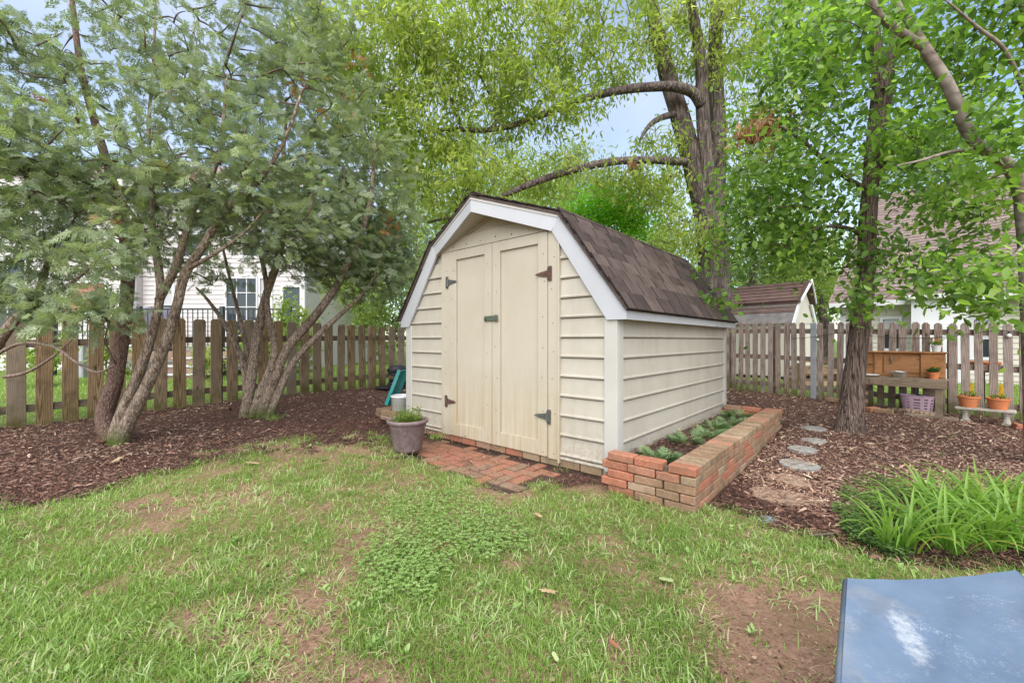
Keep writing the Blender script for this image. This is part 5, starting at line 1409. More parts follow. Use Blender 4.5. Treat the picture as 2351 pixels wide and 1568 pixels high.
# ------------------------------------------------------------------ trees
class Tree:
    def __init__(self, name, label, base, cat='tree', group=None):
        self.root = thing(name, label, cat, base, 0, group)
        self.base = Vector(base)
        self.P = []; self.dep = []          # skeleton nodes
        self.tw = MB()
    def stem(self, pts, radii, bark, n=16, wob=0.10, name='trunk', sub=4, sides_smooth=True, avoid=0):
        """a limb given by world points; smoothed, built as its own part"""
        pts = [Vector(p) for p in pts]; out_ = []; rr = []
        radii = [r_ / math.sqrt(1 + (p.x / p.y) ** 2) for r_, p in zip(radii, pts)]     # widths were read off axis
        for i in range(len(pts) - 1):
            p0, p1, p2, p3 = pts[max(i - 1, 0)], pts[i], pts[i + 1], pts[min(i + 2, len(pts) - 1)]
            for k in range(sub):
                t = k / sub
                q = 0.5 * ((2 * p1) + (p2 - p0) * t + (2 * p0 - 5 * p1 + 4 * p2 - p3) * t * t + (3 * p1 - p0 - 3 * p2 + p3) * t ** 3)
                out_.append(q); rr.append(radii[i] * (1 - t) + radii[i + 1] * t)
        out_.append(pts[-1]); rr.append(radii[-1])
        mb = MB().tube([p - self.base for p in out_], rr, n, wob=wob)
        o = mb.build(name, bark, self.root, smooth=True)
        for k, p in enumerate(out_):
            if k >= avoid * len(out_): self.P.append(p); self.dep.append(0)
        return out_
    def grow(self, targets, twig_bark, r0=0.016, r1=0.003, sag=0.05, bend=0.18, nseg=5, sides=5, part='branches', maxr=0.03):
        """branches from the nearest wood to every target point"""
        T = [Vector(t) for t in targets]
        P = np.array([tuple(p) for p in self.P]); alive = list(range(len(T)))
        TA = np.array([tuple(t) for t in T])
        order = np.argsort([np.min(np.linalg.norm(P - t, axis=1)) for t in TA])
        buf = np.zeros((len(P) + len(T) * nseg, 3)); n = len(P); buf[:n] = P
        info = []
        ends = []
        for i in order:
            t = TA[i]
            dd = np.linalg.norm(buf[:n] - t, axis=1)
            # wood below the target is preferred
            dd = dd + 0.35 * np.maximum(0, buf[:n, 2] - t[2])
            j = int(np.argmin(dd)); a = buf[j].copy(); v = t - a; L = np.linalg.norm(v)
            off = rng.normal(0, 1, 3); off -= v * (off @ v) / max(L * L, 1e-6); off = off / max(np.linalg.norm(off), 1e-6) * bend * L * rng.uniform(0.3, 1)
            off[2] += sag * L
            path = [a]
            for k in range(1, nseg + 1):
                s = k / nseg; path.append(a + v * s + off * math.sin(math.pi * s))
            buf[n:n + nseg] = path[1:]; n += nseg
            ra = min(maxr, r1 + r0 * L)
            self.tw.tube([Vector(p) - self.base for p in path], [ra + (r1 - ra) * (k / nseg) for k in range(nseg + 1)], sides if L > 0.5 else 4)
            ends.append((t, v / max(L, 1e-6), np.array(path)))
        self.P = [Vector(p) for p in buf[:n]]
        self.twbark = twig_bark; self.part = part
        return ends
    def finish(self):
        if self.tw.v: tag(self.tw.build(self.part, self.twbark, self.root, smooth=True), kind='stuff')
    def foliage(self, name, V, F, mat, tint):
        V = V - np.array(self.base)
        return tag(mesh_obj(name, np_mesh(name, V, F, mat, tint), self.root), kind='stuff')

def blob(specs, seed=0):
    """target points inside ellipsoids given as (px, py, depth, rx px, ry px, rz m, count)"""
    g = np.random.default_rng(seed); out_ = []
    for cx_, cy_, Z, rx, ry, rz, n in specs:
        d = g.normal(size=(n, 3)); d /= np.linalg.norm(d, axis=1, keepdims=True); r = g.random((n, 1)) ** (1 / 2.6)
        q = d * r
        c0 = at(cx_, cy_, Z); s = Z / FPX
        out_.append(np.stack([c0.x + q[:, 0] * rx * s, c0.y + q[:, 1] * rz, c0.z + q[:, 2] * ry * s], -1))
    return np.concatenate(out_)

# --- evergreen sprays
def spray_template(seed):
    g = np.random.default_rng(seed); V = []; F = []
    def tri(a, b2, w):
        a = np.array(a); b2 = np.array(b2); d = b2 - a; s = np.array([-d[1], d[0], 0]); s = s / max(np.linalg.norm(s), 1e-6) * w
        k = len(V); V.extend([a - s, a + s, b2]); F.append((k, k + 1, k + 2))
    tri((0, 0, 0), (1.0, g.normal(0, .05), -0.10), 0.020)
    for k in range(6):
        s = 0.10 + 0.14 * k
        for sd in (-1, 1):
            s2 = s + g.uniform(-0.04, 0.04); l = 0.50 * (1 - s2) ** 0.7 * g.uniform(0.75, 1.15) + 0.07
            b0 = (s2, 0, -0.10 * s2 ** 2); tip = (s2 + l * 0.80, sd * l * 0.58, -0.10 * s2 ** 2 - 0.10 * l + g.normal(0, 0.05))
            tri(b0, tip, 0.034)
            if l > 0.26:
                c0 = [b0[i] + (tip[i] - b0[i]) * 0.45 for i in range(3)]
                tri(c0, (c0[0] + l * 0.40, c0[1] + sd * l * 0.0, c0[2] - 0.03), 0.028)
                tri(c0, (c0[0] + l * 0.12, c0[1] + sd * l * 0.34, c0[2] + 0.02), 0.028)
    return np.array(V), np.array(F)
SPR = [spray_template(i) for i in range(3)]
M_CEDARLEAF = mat_leaf('evergreen_spray', [(0.0, (0.105, 0.135, 0.080)), (0.35, (0.205, 0.255, 0.155)), (0.6, (0.275, 0.330, 0.200)), (0.8, (0.270, 0.340, 0.130)), (0.95, (0.32, 0.35, 0.16)), (1.0, (0.38, 0.17, 0.09))], 0.36, 0.55, 0.25, 1.3)
def cedar(tree, ends, per, L0=0.09, L1=0.19, spread=0.10):
    axis = np.array([tree.base.x, tree.base.y])
    Vs = []; Fs = []; Ts = []; off = 0
    for t, v, path in ends:
        ct = np.clip(rng.normal(0.48, 0.13), 0.05, 0.9)
        if rng.random() < 0.012: ct = 1.0
        n = max(3, int(per * rng.uniform(0.6, 1.4)))
        outd = np.r_[t[:2] - axis, 0.0]; outd = outd / max(np.linalg.norm(outd), 1e-6)
        sidx = rng.integers(2, len(path), n)
        pos = np.where((rng.random(n) < 0.45)[:, None], path[sidx], t[None]) + rng.normal(0, spread, (n, 3)) * (1, 1, 0.75)
        d = unit(v * 0.5 + outd * 0.55 + rng.normal(0, 0.55, (n, 3)) + (0, 0, -0.12))
        nr = np.array([0, 0, 1.0]) + rng.normal(0, 0.8, (n, 3))
        TV, TF = SPR[rng.integers(0, 3)]
        vv, ff = scatter(TV, TF, pos, d, nr, rng.uniform(L0, L1, n))
        Vs.append(vv); Fs.append(ff + off); off += len(vv)
        Ts.append(np.repeat(np.clip(ct + rng.normal(0, 0.07, n), 0, 1), len(TV)))
    tree.foliage('crown', np.concatenate(Vs), np.concatenate(Fs), M_CEDARLEAF, np.concatenate(Ts))

# --- broad or narrow leaves
def leaves(tree, ends, per, mat, L0, L1, wr, droop=0.3, spread=0.16, flat=0.7, tmpl='oval', base=0.5, name='crown', tsd=0.14, along=0.5):
    TV, TF = (OV, OF) if tmpl == 'oval' else ([(0, 0, 0), (0.45, -0.5, 0.06), (1, 0, -0.04), (0.45, 0.5, 0.06)], [(0, 1, 2, 3)])
    n_t = len(ends)
    cnt = np.maximum(3, (per * rng.uniform(0.5, 1.5, n_t)).astype(int))
    N_ = int(cnt.sum()); ix = np.repeat(np.arange(n_t), cnt)
    T = np.array([e[0] for e in ends]); Vd = np.array([e[1] for e in ends]); PA = np.array([e[2] for e in ends])
    ct = np.clip(rng.normal(base, tsd, n_t), 0.02, 0.98)
    onp = rng.random(N_) < along
    k = rng.uniform(0.3, 1.0, N_) * (PA.shape[1] - 1); k0 = np.minimum(k.astype(int), PA.shape[1] - 2); fr_ = (k - k0)[:, None]
    pp = PA[ix, k0] * (1 - fr_) + PA[ix, k0 + 1] * fr_
    pos = np.where(onp[:, None], pp + rng.normal(0, spread * 0.5, (N_, 3)), T[ix] + rng.normal(0, spread, (N_, 3)))
    d = unit(Vd[ix] * 0.5 + rng.normal(0, 0.8, (N_, 3)) + np.array([0, 0, -droop * 2]))
    nr = rng.normal(0, 1 - flat + 0.15, (N_, 3)) + (0, 0, 1.0)
    L = rng.uniform(L0, L1, N_)
    V, F = scatter(TV, TF, pos, d, nr, L, L * wr)
    tint = np.clip(ct[ix] + rng.normal(0, 0.10, N_), 0, 1)
    tree.foliage(name, V, F, mat, np.repeat(tint, len(TV)))

B_CEDAR = mat_bark('bark_evergreen', (0.095, 0.066, 0.050), (0.36, 0.28, 0.22), (38, 38, 13), ((0.06, 0.085, 0.015), 0.22), 0.9, 0.02)
B_RED = mat_bark('bark_reddish', (0.075, 0.045, 0.036), (0.235, 0.155, 0.125), (42, 42, 22), ((0.06, 0.085, 0.015), 0.18), 0.9, 0.02)
B_OAK = mat_bark('bark_oak', (0.055, 0.042, 0.038), (0.185, 0.148, 0.135), (15, 15, 2.2), ((0.13, 0.13, 0.02), 0.55), 1.0, 0.05)
B_MID = mat_bark('bark_furrowed', (0.030, 0.018, 0.014), (0.21, 0.155, 0.13), (42, 42, 4.0), None, 1.0, 0.035)
B_SMOOTH = mat_bark('bark_smooth', (0.13, 0.10, 0.085), (0.27, 0.225, 0.195), (7, 7, 9), None, 0.35, 0.01, (0.19, 0.17, 0.145))
B_TWIG = mat_plain('twig_brown', (0.10, 0.068, 0.052), 0.9, 0.3, 20, rnd=0)
B_TWIGG = mat_plain('twig_grey', (0.135, 0.105, 0.092), 0.9, 0.3, 20, rnd=0)

def pxs(lst):
    return [at(x, y, Z) for x, y, Z in lst]
def pr(wpx, Z):
    return wpx / 2 / FPX * Z

# evergreen clump nearest the left edge of the mulch
g0 = gp(258, 1018)
tA = Tree('evergreen_tree', 'three-stemmed feathery evergreen with mossy base, nearest the camera', g0, group='feathery evergreens on the left')
Z = g0.y
tA.stem([g0 + Vector((-0.03, 0.1, -0.06))] + pxs([(240, 960, Z + .1), (262, 880, Z + .12), (280, 780, Z + .15), (292, 680, Z + .18), (293, 600, Z + .2), (280, 500, Z + .2), (250, 390, Z + .2), (215, 270, Z + .2), (188, 170, Z + .25), (170, 40, Z + .3), (150, -160, Z + .4), (140, -420, Z + .4)]),
        [pr(62, Z), pr(48, Z), pr(44, Z), pr(38, Z), pr(36, Z), pr(34, Z), pr(30, Z), pr(26, Z), pr(22, Z), pr(19, Z), pr(16, Z), pr(12, Z), .01], B_RED, 16, 0.10, avoid=.42)
tA.stem([g0 + Vector((0.05, 0, -0.06))] + pxs([(268, 985, Z), (310, 880, Z), (345, 780, Z), (368, 680, Z), (362, 600, Z + .05), (352, 540, Z + .1), (350, 470, Z + .1), (345, 380, Z + .1), (342, 280, Z + .1), (352, 150, Z + .15), (356, 0, Z + .2), (350, -250, Z + .3)]),
        [pr(46, Z), pr(36, Z), pr(30, Z), pr(25, Z), pr(23, Z), pr(21, Z), pr(18, Z), pr(15, Z), pr(12, Z), pr(10, Z), pr(8, Z), pr(6, Z), .006], B_CEDAR, 14, 0.10, avoid=.42)
tA.stem([g0 + Vector((0.10, -0.04, -0.06))] + pxs([(285, 990, Z - .02), (335, 890, Z - .05), (380, 790, Z - .05), (405, 710, Z - .05), (425, 630, Z - .05), (470, 560, Z - .1), (520, 480, Z - .1), (590, 420, Z - .1), (650, 330, Z - .1), (690, 220, Z - .1)]),
        [pr(50, Z), pr(40, Z), pr(32, Z), pr(28, Z), pr(26, Z), pr(24, Z), pr(20, Z), pr(16, Z), pr(13, Z), pr(9, Z), pr(5, Z)], B_CEDAR, 14, 0.10, 'limb', avoid=.45)
tA.stem(pxs([(365, 690, Z), (405, 610, Z - .03), (425, 540, Z - .06), (450, 470, Z - .1), (490, 400, Z - .15), (510, 300, Z - .15), (520, 180, Z - .1)]), [pr(24, Z), pr(20, Z), pr(17, Z), pr(14, Z), pr(11, Z), pr(8, Z), pr(5, Z)], B_CEDAR, 10, 0.08, 'limb', avoid=.3)
tA.stem(pxs([(428, 620, Z - .05), (480, 590, Z - .15), (530, 558, Z - .2), (565, 530, Z - .25), (600, 490, Z - .25)]), [pr(14, Z), pr(11, Z), pr(9, Z), pr(6, Z), pr(3, Z)], B_CEDAR, 8, 0.08, 'limb', avoid=.3)
tA.stem(pxs([(350, 560, Z + .1), (310, 500, Z), (270, 440, Z - .1), (258, 380, Z - .1)]), [pr(14, Z), pr(11, Z), pr(8, Z), pr(4, Z)], B_CEDAR, 8, 0.08, 'limb')
eA = tA.grow(blob([(430, 380, 4.0, 250, 160, .85, 145), (640, 450, 4.2, 170, 140, .7, 80), (170, 420, 3.8, 170, 120, .7, 62), (210, 150, 4.2, 270, 190, .9, 66), (560, 190, 4.4, 200, 190, .9, 92), (280, 540, 3.8, 130, 50, .5, 20), (360, -180, 4.5, 330, 200, 1.1, 50)], 1), B_TWIG, 0.024, 0.0034, 0.06, 0.2, 5)
cedar(tA, eA, 11); tA.finish()
# second clump, further back
g1 = gp(588, 958); Z = g1.y
tB = Tree('evergreen_tree', 'many-stemmed feathery evergreen standing between the fence and shed', g1, group='feathery evergreens on the left')
for pts, w in (([(560, 960), (575, 880), (590, 780), (608, 690), (640, 590), (655, 500), (650, 380), (660, 240)], (36, 30, 26, 24, 20, 16, 11, 7)),
               ([(575, 965), (600, 900), (630, 810), (615, 720), (610, 640), (590, 540), (580, 420)], (34, 28, 22, 18, 14, 10, 6)),
               ([(592, 968), (622, 890), (660, 800), (720, 730), (770, 660), (820, 560), (850, 460), (860, 330)], (36, 30, 26, 24, 22, 17, 12, 7)),
               ([(610, 970), (640, 900), (675, 830), (740, 760), (790, 715), (845, 660), (880, 580)], (28, 24, 20, 16, 12, 8, 4)),
               ([(570, 950), (560, 840), (520, 750), (478, 690), (450, 660)], (26, 20, 15, 10, 6)),
               ([(565, 955), (572, 860), (560, 770), (530, 650), (505, 540)], (22, 18, 14, 10, 6))):
    dzs = random.uniform(-.1, .12)
    tB.stem([at(x, y, Z + dzs * (i / 2) if i else Z) + (Vector((0, 0, -0.06)) if i == 0 else Vector()) for i, (x, y) in enumerate(pts)], [pr(q * 0.86, Z) for q in w], B_CEDAR, 12, 0.12, 'trunk', avoid=.5)
eB = tB.grow(blob([(800, 420, 5.3, 150, 170, .8, 130), (720, 260, 5.5, 160, 190, .9, 110), (620, 540, 5.0, 150, 55, .6, 36), (890, 540, 5.6, 75, 120, .5, 75), (730, 590, 5.1, 120, 70, .6, 34), (810, 630, 5.4, 100, 60, .5, 34), (700, 40, 5.6, 130, 130, .8, 60), (480, 620, 4.9, 60, 50, .4, 12)], 2), B_TWIG, 0.022, 0.0034, 0.05, 0.2, 5)
cedar(tB, eB, 13); tB.finish()
# third, trunk just outside the left edge
g2 = gp(-90, 1010); Z = g2.y
tC = Tree('evergreen_tree', 'feathery evergreen whose low branches enter at the left edge', g2, group='feathery evergreens on the left')
tC.stem([g2 + Vector((0, 0, -0.05))] + pxs([(-60, 900, Z), (-20, 810, Z - .1), (30, 740, Z - .15), (80, 690, Z - .2), (105, 620, Z - .25), (125, 540, Z - .3), (140, 450, Z - .3)]), [pr(60, Z), pr(50, Z), pr(40, Z), pr(30, Z), pr(24, Z), pr(18, Z), pr(12, Z), pr(6, Z)], B_CEDAR, 12, 0.1, avoid=.35)
tC.stem(pxs([(-60, 900, Z), (-70, 700, Z), (-50, 500, Z), (-60, 250, Z), (-60, 0, Z)]), [pr(46, Z), pr(38, Z), pr(30, Z), pr(20, Z), pr(8, Z)], B_CEDAR, 12, 0.1, 'limb', avoid=.3)
tC.stem(pxs([(-30, 830, Z - .1), (40, 790, Z - .4), (120, 795, Z - .6), (180, 835, Z - .7), (225, 855, Z - .75), (265, 835, Z - .8)]), [pr(14, Z), pr(11, Z), pr(9, Z), pr(7, Z), pr(5, Z), pr(3, Z)], B_CEDAR, 7, 0.05, 'limb')
tC.stem(pxs([(10, 865, Z - .2), (60, 855, Z - .4), (120, 820, Z - .5), (170, 775, Z - .55)]), [pr(13, Z), pr(10, Z), pr(7, Z), pr(3, Z)], B_CEDAR, 7, 0.05, 'limb')
tC.stem(pxs([(85, 690, Z - .2), (150, 660, Z - .4), (210, 610, Z - .5), (250, 560, Z - .5)]), [pr(16, Z), pr(12, Z), pr(8, Z), pr(3, Z)], B_CEDAR, 7, 0.05, 'limb')
eC = tC.grow(blob([(30, 570, 3.5, 130, 100, .6, 56), (40, 380, 3.7, 140, 150, .7, 64), (190, 720, 3.2, 70, 35, .3, 18), (60, 690, 3.4, 80, 40, .4, 22), (0, 130, 3.9, 120, 160, .7, 50), (250, 585, 3.3, 70, 45, .35, 16)], 3), B_TWIG, 0.018, 0.0026, 0.05, 0.2, 5)
cedar(tC, eC, 11); tC.finish()

# --- the big oak behind the shed
gO = Vector((at(1640, 800, 8.2).x, 8.2, 0.05)); Z = 8.2
oak = Tree('oak_tree', 'huge forked oak with mossy foot and long limbs behind the shed', gO)
oak.stem([gO + Vector((0, 0, -0.1)), gO + Vector((0, 0, 0.25))] + pxs([(1640, 800, Z), (1640, 700, Z), (1638, 600, Z), (1632, 500, Z), (1622, 430, Z)]), [.52, .40, .345, .325, .315, .32, .33], B_OAK, 28, 0.10, avoid=.9)
oak.stem(pxs([(1618, 470, Z), (1597, 400, Z), (1578, 330, Z), (1558, 260, Z), (1537, 190, Z), (1516, 110, Z), (1500, 30, Z), (1480, -120, Z), (1470, -350, Z)]), [.24, .235, .20, .185, .17, .155, .13, .10, .05], B_OAK, 20, 0.10, 'limb')
oak.stem(pxs([(1640, 470, Z + .1), (1645, 400, Z + .1), (1648, 300, Z + .15), (1642, 150, Z + .2), (1645, 0, Z + .2), (1650, -250, Z + .3)]), [.23, .19, .165, .15, .13, .06], B_OAK, 20, 0.10, 'limb')
oak.stem(pxs([(1630, 450, Z - .15), (1620, 350, Z - .18), (1612, 250, Z - .2), (1612, 180, Z - .2), (1605, 110, Z - .2), (1588, 20, Z - .2), (1575, -120, Z - .2)]), [.16, .14, .13, .125, .115, .105, .06], B_OAK, 18, 0.10, 'limb')
oak.stem(pxs([(1610, 240, Z - .25), (1590, 213, Z - .35), (1550, 200, Z - .45), (1500, 200, Z - .5), (1430, 207, Z - .6), (1350, 224, Z - .7), (1280, 250, Z - .8), (1200, 282, Z - .9), (1120, 299, Z - 1.0), (1050, 298, Z - 1.05), (960, 302, Z - 1.1), (900, 318, Z - 1.1)]),
         [.12, .105, .095, .085, .075, .066, .06, .052, .045, .038, .026, .012], B_OAK, 12, 0.08, 'limb')
oak.stem(pxs([(1575, 372, Z - .2), (1520, 369, Z - .4), (1450, 368, Z - .6), (1380, 376, Z - .8), (1300, 395, Z - 1.0), (1220, 422, Z - 1.15), (1150, 452, Z - 1.3), (1060, 490, Z - 1.4), (980, 512, Z - 1.5)]), [.085, .078, .072, .068, .06, .052, .046, .03, .014], B_OAK, 12, 0.08, 'limb')
oak.stem(pxs([(1548, 262, Z - .1), (1515, 272, Z - .2), (1490, 290, Z - .25), (1470, 320, Z - .3)]), [.07, .06, .045, .02], B_OAK, 10, 0.08, 'limb')
oak.stem(pxs([(1060, 298, Z - 1.05), (1040, 240, Z - 1.05), (1010, 180, Z - 1.05), (980, 120, Z - 1.0)]), [.035, .028, .02, .01], B_OAK, 8, 0.05, 'limb')
oak.stem(pxs([(1135, 298, Z - 1.0), (1138, 250, Z - 1.0), (1105, 180, Z - 1.0), (1080, 110, Z - .9)]), [.03, .024, .016, .008], B_OAK, 8, 0.05, 'limb')
M_OAKLEAF = mat_leaf('oak_leaf', [(0.0, (0.085, 0.135, 0.03)), (0.3, (0.175, 0.240, 0.048)), (0.6, (0.275, 0.340, 0.075)), (0.85, (0.365, 0.405, 0.115)), (1.0, (0.40, 0.40, 0.21))], 0.52, 0.5, 0.25, 1.5)
eO = oak.grow(blob([(860, 110, 6.9, 200, 150, 1.1, 230), (1130, 110, 7.1, 220, 130, 1.2, 210), (1380, 70, 7.5, 160, 120, 1.2, 120), (930, 300, 7.0, 160, 110, 1.0, 120), (1190, 250, 7.2, 190, 60, .9, 80), (1040, 420, 6.9, 150, 90, .9, 80),
                    (1300, 405, 7.6, 190, 35, .9, 45), (1490, 420, 8.2, 100, 50, .8, 36), (1560, 60, 8.1, 140, 100, 1.2, 90), (1720, 90, 8.1, 150, 200, 1.2, 150), (1740, 330, 8.1, 110, 110, 1, 70), (1590, 540, 8.0, 90, 50, .8, 30), (1520, 330, 8.0, 60, 40, .6, 16),
                    (1100, -180, 7.2, 500, 150, 1.5, 150)], 4), B_TWIGG, 0.013, 0.0035, 0.03, 0.16, 5, maxr=.035)
leaves(oak, eO, 31, M_OAKLEAF, 0.08, 0.17, 0.29, droop=0.6, spread=0.17, flat=0.2, tmpl='diamond', base=0.58)
leaves(oak, oak.grow(blob([(1455, 378, 7.5, 16, 10, .1, 4)], 8), B_TWIGG, 0.01, 0.003), 26, mat_leaf('dead_oak_leaf', [(0, (0.18, 0.085, 0.04)), (1, (0.40, 0.24, 0.13))], 0.2), 0.06, 0.12, 0.3, droop=0.8, spread=0.07, flat=0.1, tmpl='diamond', name='dead_leaves')
oak.finish()

# --- leaning tree in the middle of the right bed
gM = gp(1950, 990); Z = gM.y
mid = Tree('young_tree', 'slender dark-barked tree leaning right in the mulch by the bench', gM)
mid.stem([gM + Vector((0, 0, -0.08)), gM + Vector((0, 0, 0.02))] + pxs([(1955, 930, Z), (1963, 850, Z), (1973, 760, Z), (1983, 680, Z), (1988, 600, Z), (1992, 510, Z), (2000, 420, Z), (2010, 320, Z), (2024, 230, Z), (2034, 165, Z)]), [pr(92, Z), pr(76, Z), pr(60, Z), pr(52, Z), pr(50, Z), pr(47, Z), pr(45, Z), pr(44, Z), pr(42, Z), pr(44, Z), pr(52, Z), pr(46, Z)], B_MID, 22, 0.12, avoid=.6)
mid.stem(pxs([(2022, 230, Z), (2014, 140, Z + .05), (2005, 40, Z + .1), (1990, -120, Z + .2)]), [pr(36, Z), pr(32, Z), pr(26, Z), pr(12, Z)], B_MID, 14, 0.1, 'limb')
mid.stem(pxs([(2034, 180, Z), (2055, 100, Z + .05), (2080, 0, Z + .1), (2110, -140, Z + .2)]), [pr(34, Z), pr(30, Z), pr(24, Z), pr(10, Z)], B_MID, 14, 0.1, 'limb')
mid.stem(pxs([(1985, 545, Z), (1950, 525, Z - .1), (1900, 520, Z - .2), (1860, 530, Z - .3)]), [pr(16, Z), pr(12, Z), pr(9, Z), pr(5, Z)], B_MID, 8, 0.08, 'limb')
mid.stem(pxs([(2005, 400, Z), (2060, 340, Z - .2), (2120, 300, Z - .3), (2170, 290, Z - .4)]), [pr(18, Z), pr(14, Z), pr(10, Z), pr(6, Z)], B_MID, 8, 0.08, 'limb')
mid.stem(pxs([(2000, 440, Z), (1930, 400, Z - .1), (1850, 330, Z - .2), (1790, 290, Z - .2)]), [pr(15, Z), pr(12, Z), pr(9, Z), pr(5, Z)], B_MID, 8, 0.08, 'limb')
M_BROAD = mat_leaf('broad_leaf', [(0.0, (0.055, 0.105, 0.028)), (0.35, (0.115, 0.205, 0.042)), (0.6, (0.175, 0.290, 0.052)), (0.85, (0.235, 0.365, 0.070)), (1.0, (0.31, 0.41, 0.10))], 0.48, 0.4, 0.4, 1.5)
eM = mid.grow(blob([(1800, 430, 4.5, 170, 110, .8, 120), (1920, 560, 4.5, 170, 60, .5, 36), (1740, 560, 4.7, 120, 70, .6, 38), (1880, 260, 4.9, 200, 120, .7, 100), (2110, 400, 4.9, 150, 100, .5, 60), (2050, 80, 5.1, 250, 110, .6, 90), (1850, 90, 4.7, 130, 100, .7, 60), (2120, 590, 4.2, 140, 40, .5, 26), (1980, 690, 4.1, 60, 25, .3, 10), (1655, 692, 4.6, 50, 14, .15, 6), (2060, -160, 5, 300, 120, 1, 50)], 5), B_TWIG, 0.012, 0.0022, 0.03, 0.14, 5, maxr=.02)
leaves(mid, eM, 18, M_BROAD, 0.045, 0.10, 0.56, droop=0.12, spread=0.16, flat=0.6, base=0.40, tsd=0.2)
M_DEAD = mat_leaf('dead_leaf', [(0, (0.16, 0.075, 0.035)), (0.5, (0.30, 0.165, 0.08)), (1, (0.42, 0.27, 0.15))], 0.2)
eD = mid.grow(blob([(1760, 275, 4.4, 40, 20, .15, 7), (1725, 300, 4.4, 25, 18, .12, 5)], 6), B_TWIG, 0.01, 0.002)
leaves(mid, eD, 32, M_DEAD, 0.06, 0.11, 0.3, droop=0.8, spread=0.06, flat=0.1, tmpl='diamond', name='dead_leaves')
mid.finish()

# --- grey smooth-barked tree at the right edge
gR = gp(2378, 1120); Z = 3.5
gR = Vector((at(2378, 1100, Z).x, Z, float(gz(4.4, Z))))
rt = Tree('smooth_bark_tree', 'smooth grey-barked tree bending left at the right edge', gR)
rt.stem([gR + Vector((0, 0, -0.05)), gR + Vector((0, 0, 0.1))] + pxs([(2374, 900, Z), (2368, 760, Z), (2362, 620, Z), (2356, 520, Z), (2345, 430, Z), (2310, 375, Z - .05), (2250, 335, Z - .1), (2215, 290, Z - .1), (2195, 235, Z - .15), (2165, 175, Z - .15), (2120, 110, Z - .15)]), [pr(76, Z), pr(60, Z), pr(56, Z), pr(52, Z), pr(50, Z), pr(50, Z), pr(50, Z), pr(40, Z), pr(35, Z), pr(33, Z), pr(33, Z), pr(31, Z), pr(30, Z)], B_SMOOTH, 18, 0.08, avoid=.5)
rt.stem(pxs([(2122, 112, Z - .15), (2085, 85, Z - .2), (2040, 55, Z - .25), (2010, 20, Z - .3), (1985, -60, Z - .3)]), [pr(26, Z), pr(22, Z), pr(19, Z), pr(17, Z), pr(10, Z)], B_SMOOTH, 12, 0.08, 'limb')
rt.stem(pxs([(2130, 120, Z - .15), (2100, 70, Z - .1), (2065, 20, Z - .05), (2040, -60, Z)]), [pr(26, Z), pr(22, Z), pr(18, Z), pr(10, Z)], B_SMOOTH, 12, 0.08, 'limb')
rt.stem(pxs([(2352, 460, Z), (2368, 340, Z + .05), (2372, 200, Z + .1), (2350, 40, Z + .15), (2330, -120, Z + .2)]), [pr(34, Z), pr(30, Z), pr(26, Z), pr(20, Z), pr(10, Z)], B_SMOOTH, 12, 0.08, 'limb')
rt.stem(pxs([(2356, 560, Z), (2310, 600, Z - .2), (2260, 610, Z - .3), (2200, 640, Z - .4)]), [pr(13, Z), pr(10, Z), pr(7, Z), pr(3, Z)], B_SMOOTH, 8, 0.06, 'limb')
rt.stem(pxs([(2260, 340, Z), (2180, 350, Z - .2), (2110, 370, Z - .3), (2060, 380, Z - .4)]), [pr(15, Z), pr(11, Z), pr(7, Z), pr(3, Z)], B_SMOOTH, 8, 0.06, 'limb')
rt.stem(pxs([(2362, 240, Z), (2310, 120, Z - .2), (2240, 60, Z - .3), (2170, 0, Z - .4)]), [pr(15, Z), pr(12, Z), pr(8, Z), pr(4, Z)], B_SMOOTH, 8, 0.06, 'limb')
eR = rt.grow(blob([(2260, 110, 3.95, 130, 150, .5, 90), (2270, 450, 3.85, 120, 100, .4, 46), (2220, 640, 3.2, 140, 50, .45, 36), (2100, 300, 3.95, 120, 110, .45, 46), (1960, 90, 3.5, 140, 90, .5, 45), (2330, 300, 3.1, 60, 160, .4, 30), (2250, -150, 3.5, 220, 120, .8, 50), (2310, 700, 3.2, 60, 25, .3, 10)], 7), B_TWIG, 0.012, 0.0018, 0.02, 0.14, 5, maxr=.016)
leaves(rt, eR, 19, M_BROAD, 0.045, 0.105, 0.48, droop=0.15, spread=0.14, flat=0.62, base=0.50, tsd=0.22)
rt.finish()

# --- bright little maple behind the shed roof
def small_tree(name, label, X, Y, h, blobs, per, mat, L0, L1, wr, bark, r, base=0.5, droop=0.3, spread=0.25, group=None, tmpl='diamond', seed=1, flat=0.3, lean=0.0, maxr=.05):
    b0 = Vector((X, Y, float(gz(X, Y))))
    t = Tree(name, label, b0, 'shrub' if 'shrub' in name else 'tree', group)
    g = random.Random(seed)
    pts = [b0 + Vector((0, 0, -0.05))] + [b0 + Vector((lean * k / 5 * h + g.uniform(-.03, .03) * h, g.uniform(-.03, .03) * h, h * k / 5)) for k in range(1, 6)]
    t.stem(pts, [r * 1.15, r, r * .85, r * .7, r * .5, r * .2], bark, 12, 0.1, avoid=.3)
    e = t.grow(blob(blobs, seed), B_TWIGG, 0.02, 0.004, 0.08, 0.15, 4, 4, maxr=maxr)
    leaves(t, e, per, mat, L0, L1, wr, droop, spread, flat, tmpl, base)
    t.finish()
    return t
M_LIME = mat_leaf('lime_leaf', [(0.0, (0.10, 0.24, 0.015)), (0.5, (0.19, 0.42, 0.028)), (1.0, (0.29, 0.50, 0.05))], 0.5, 0.5, 0.25, 1.4)
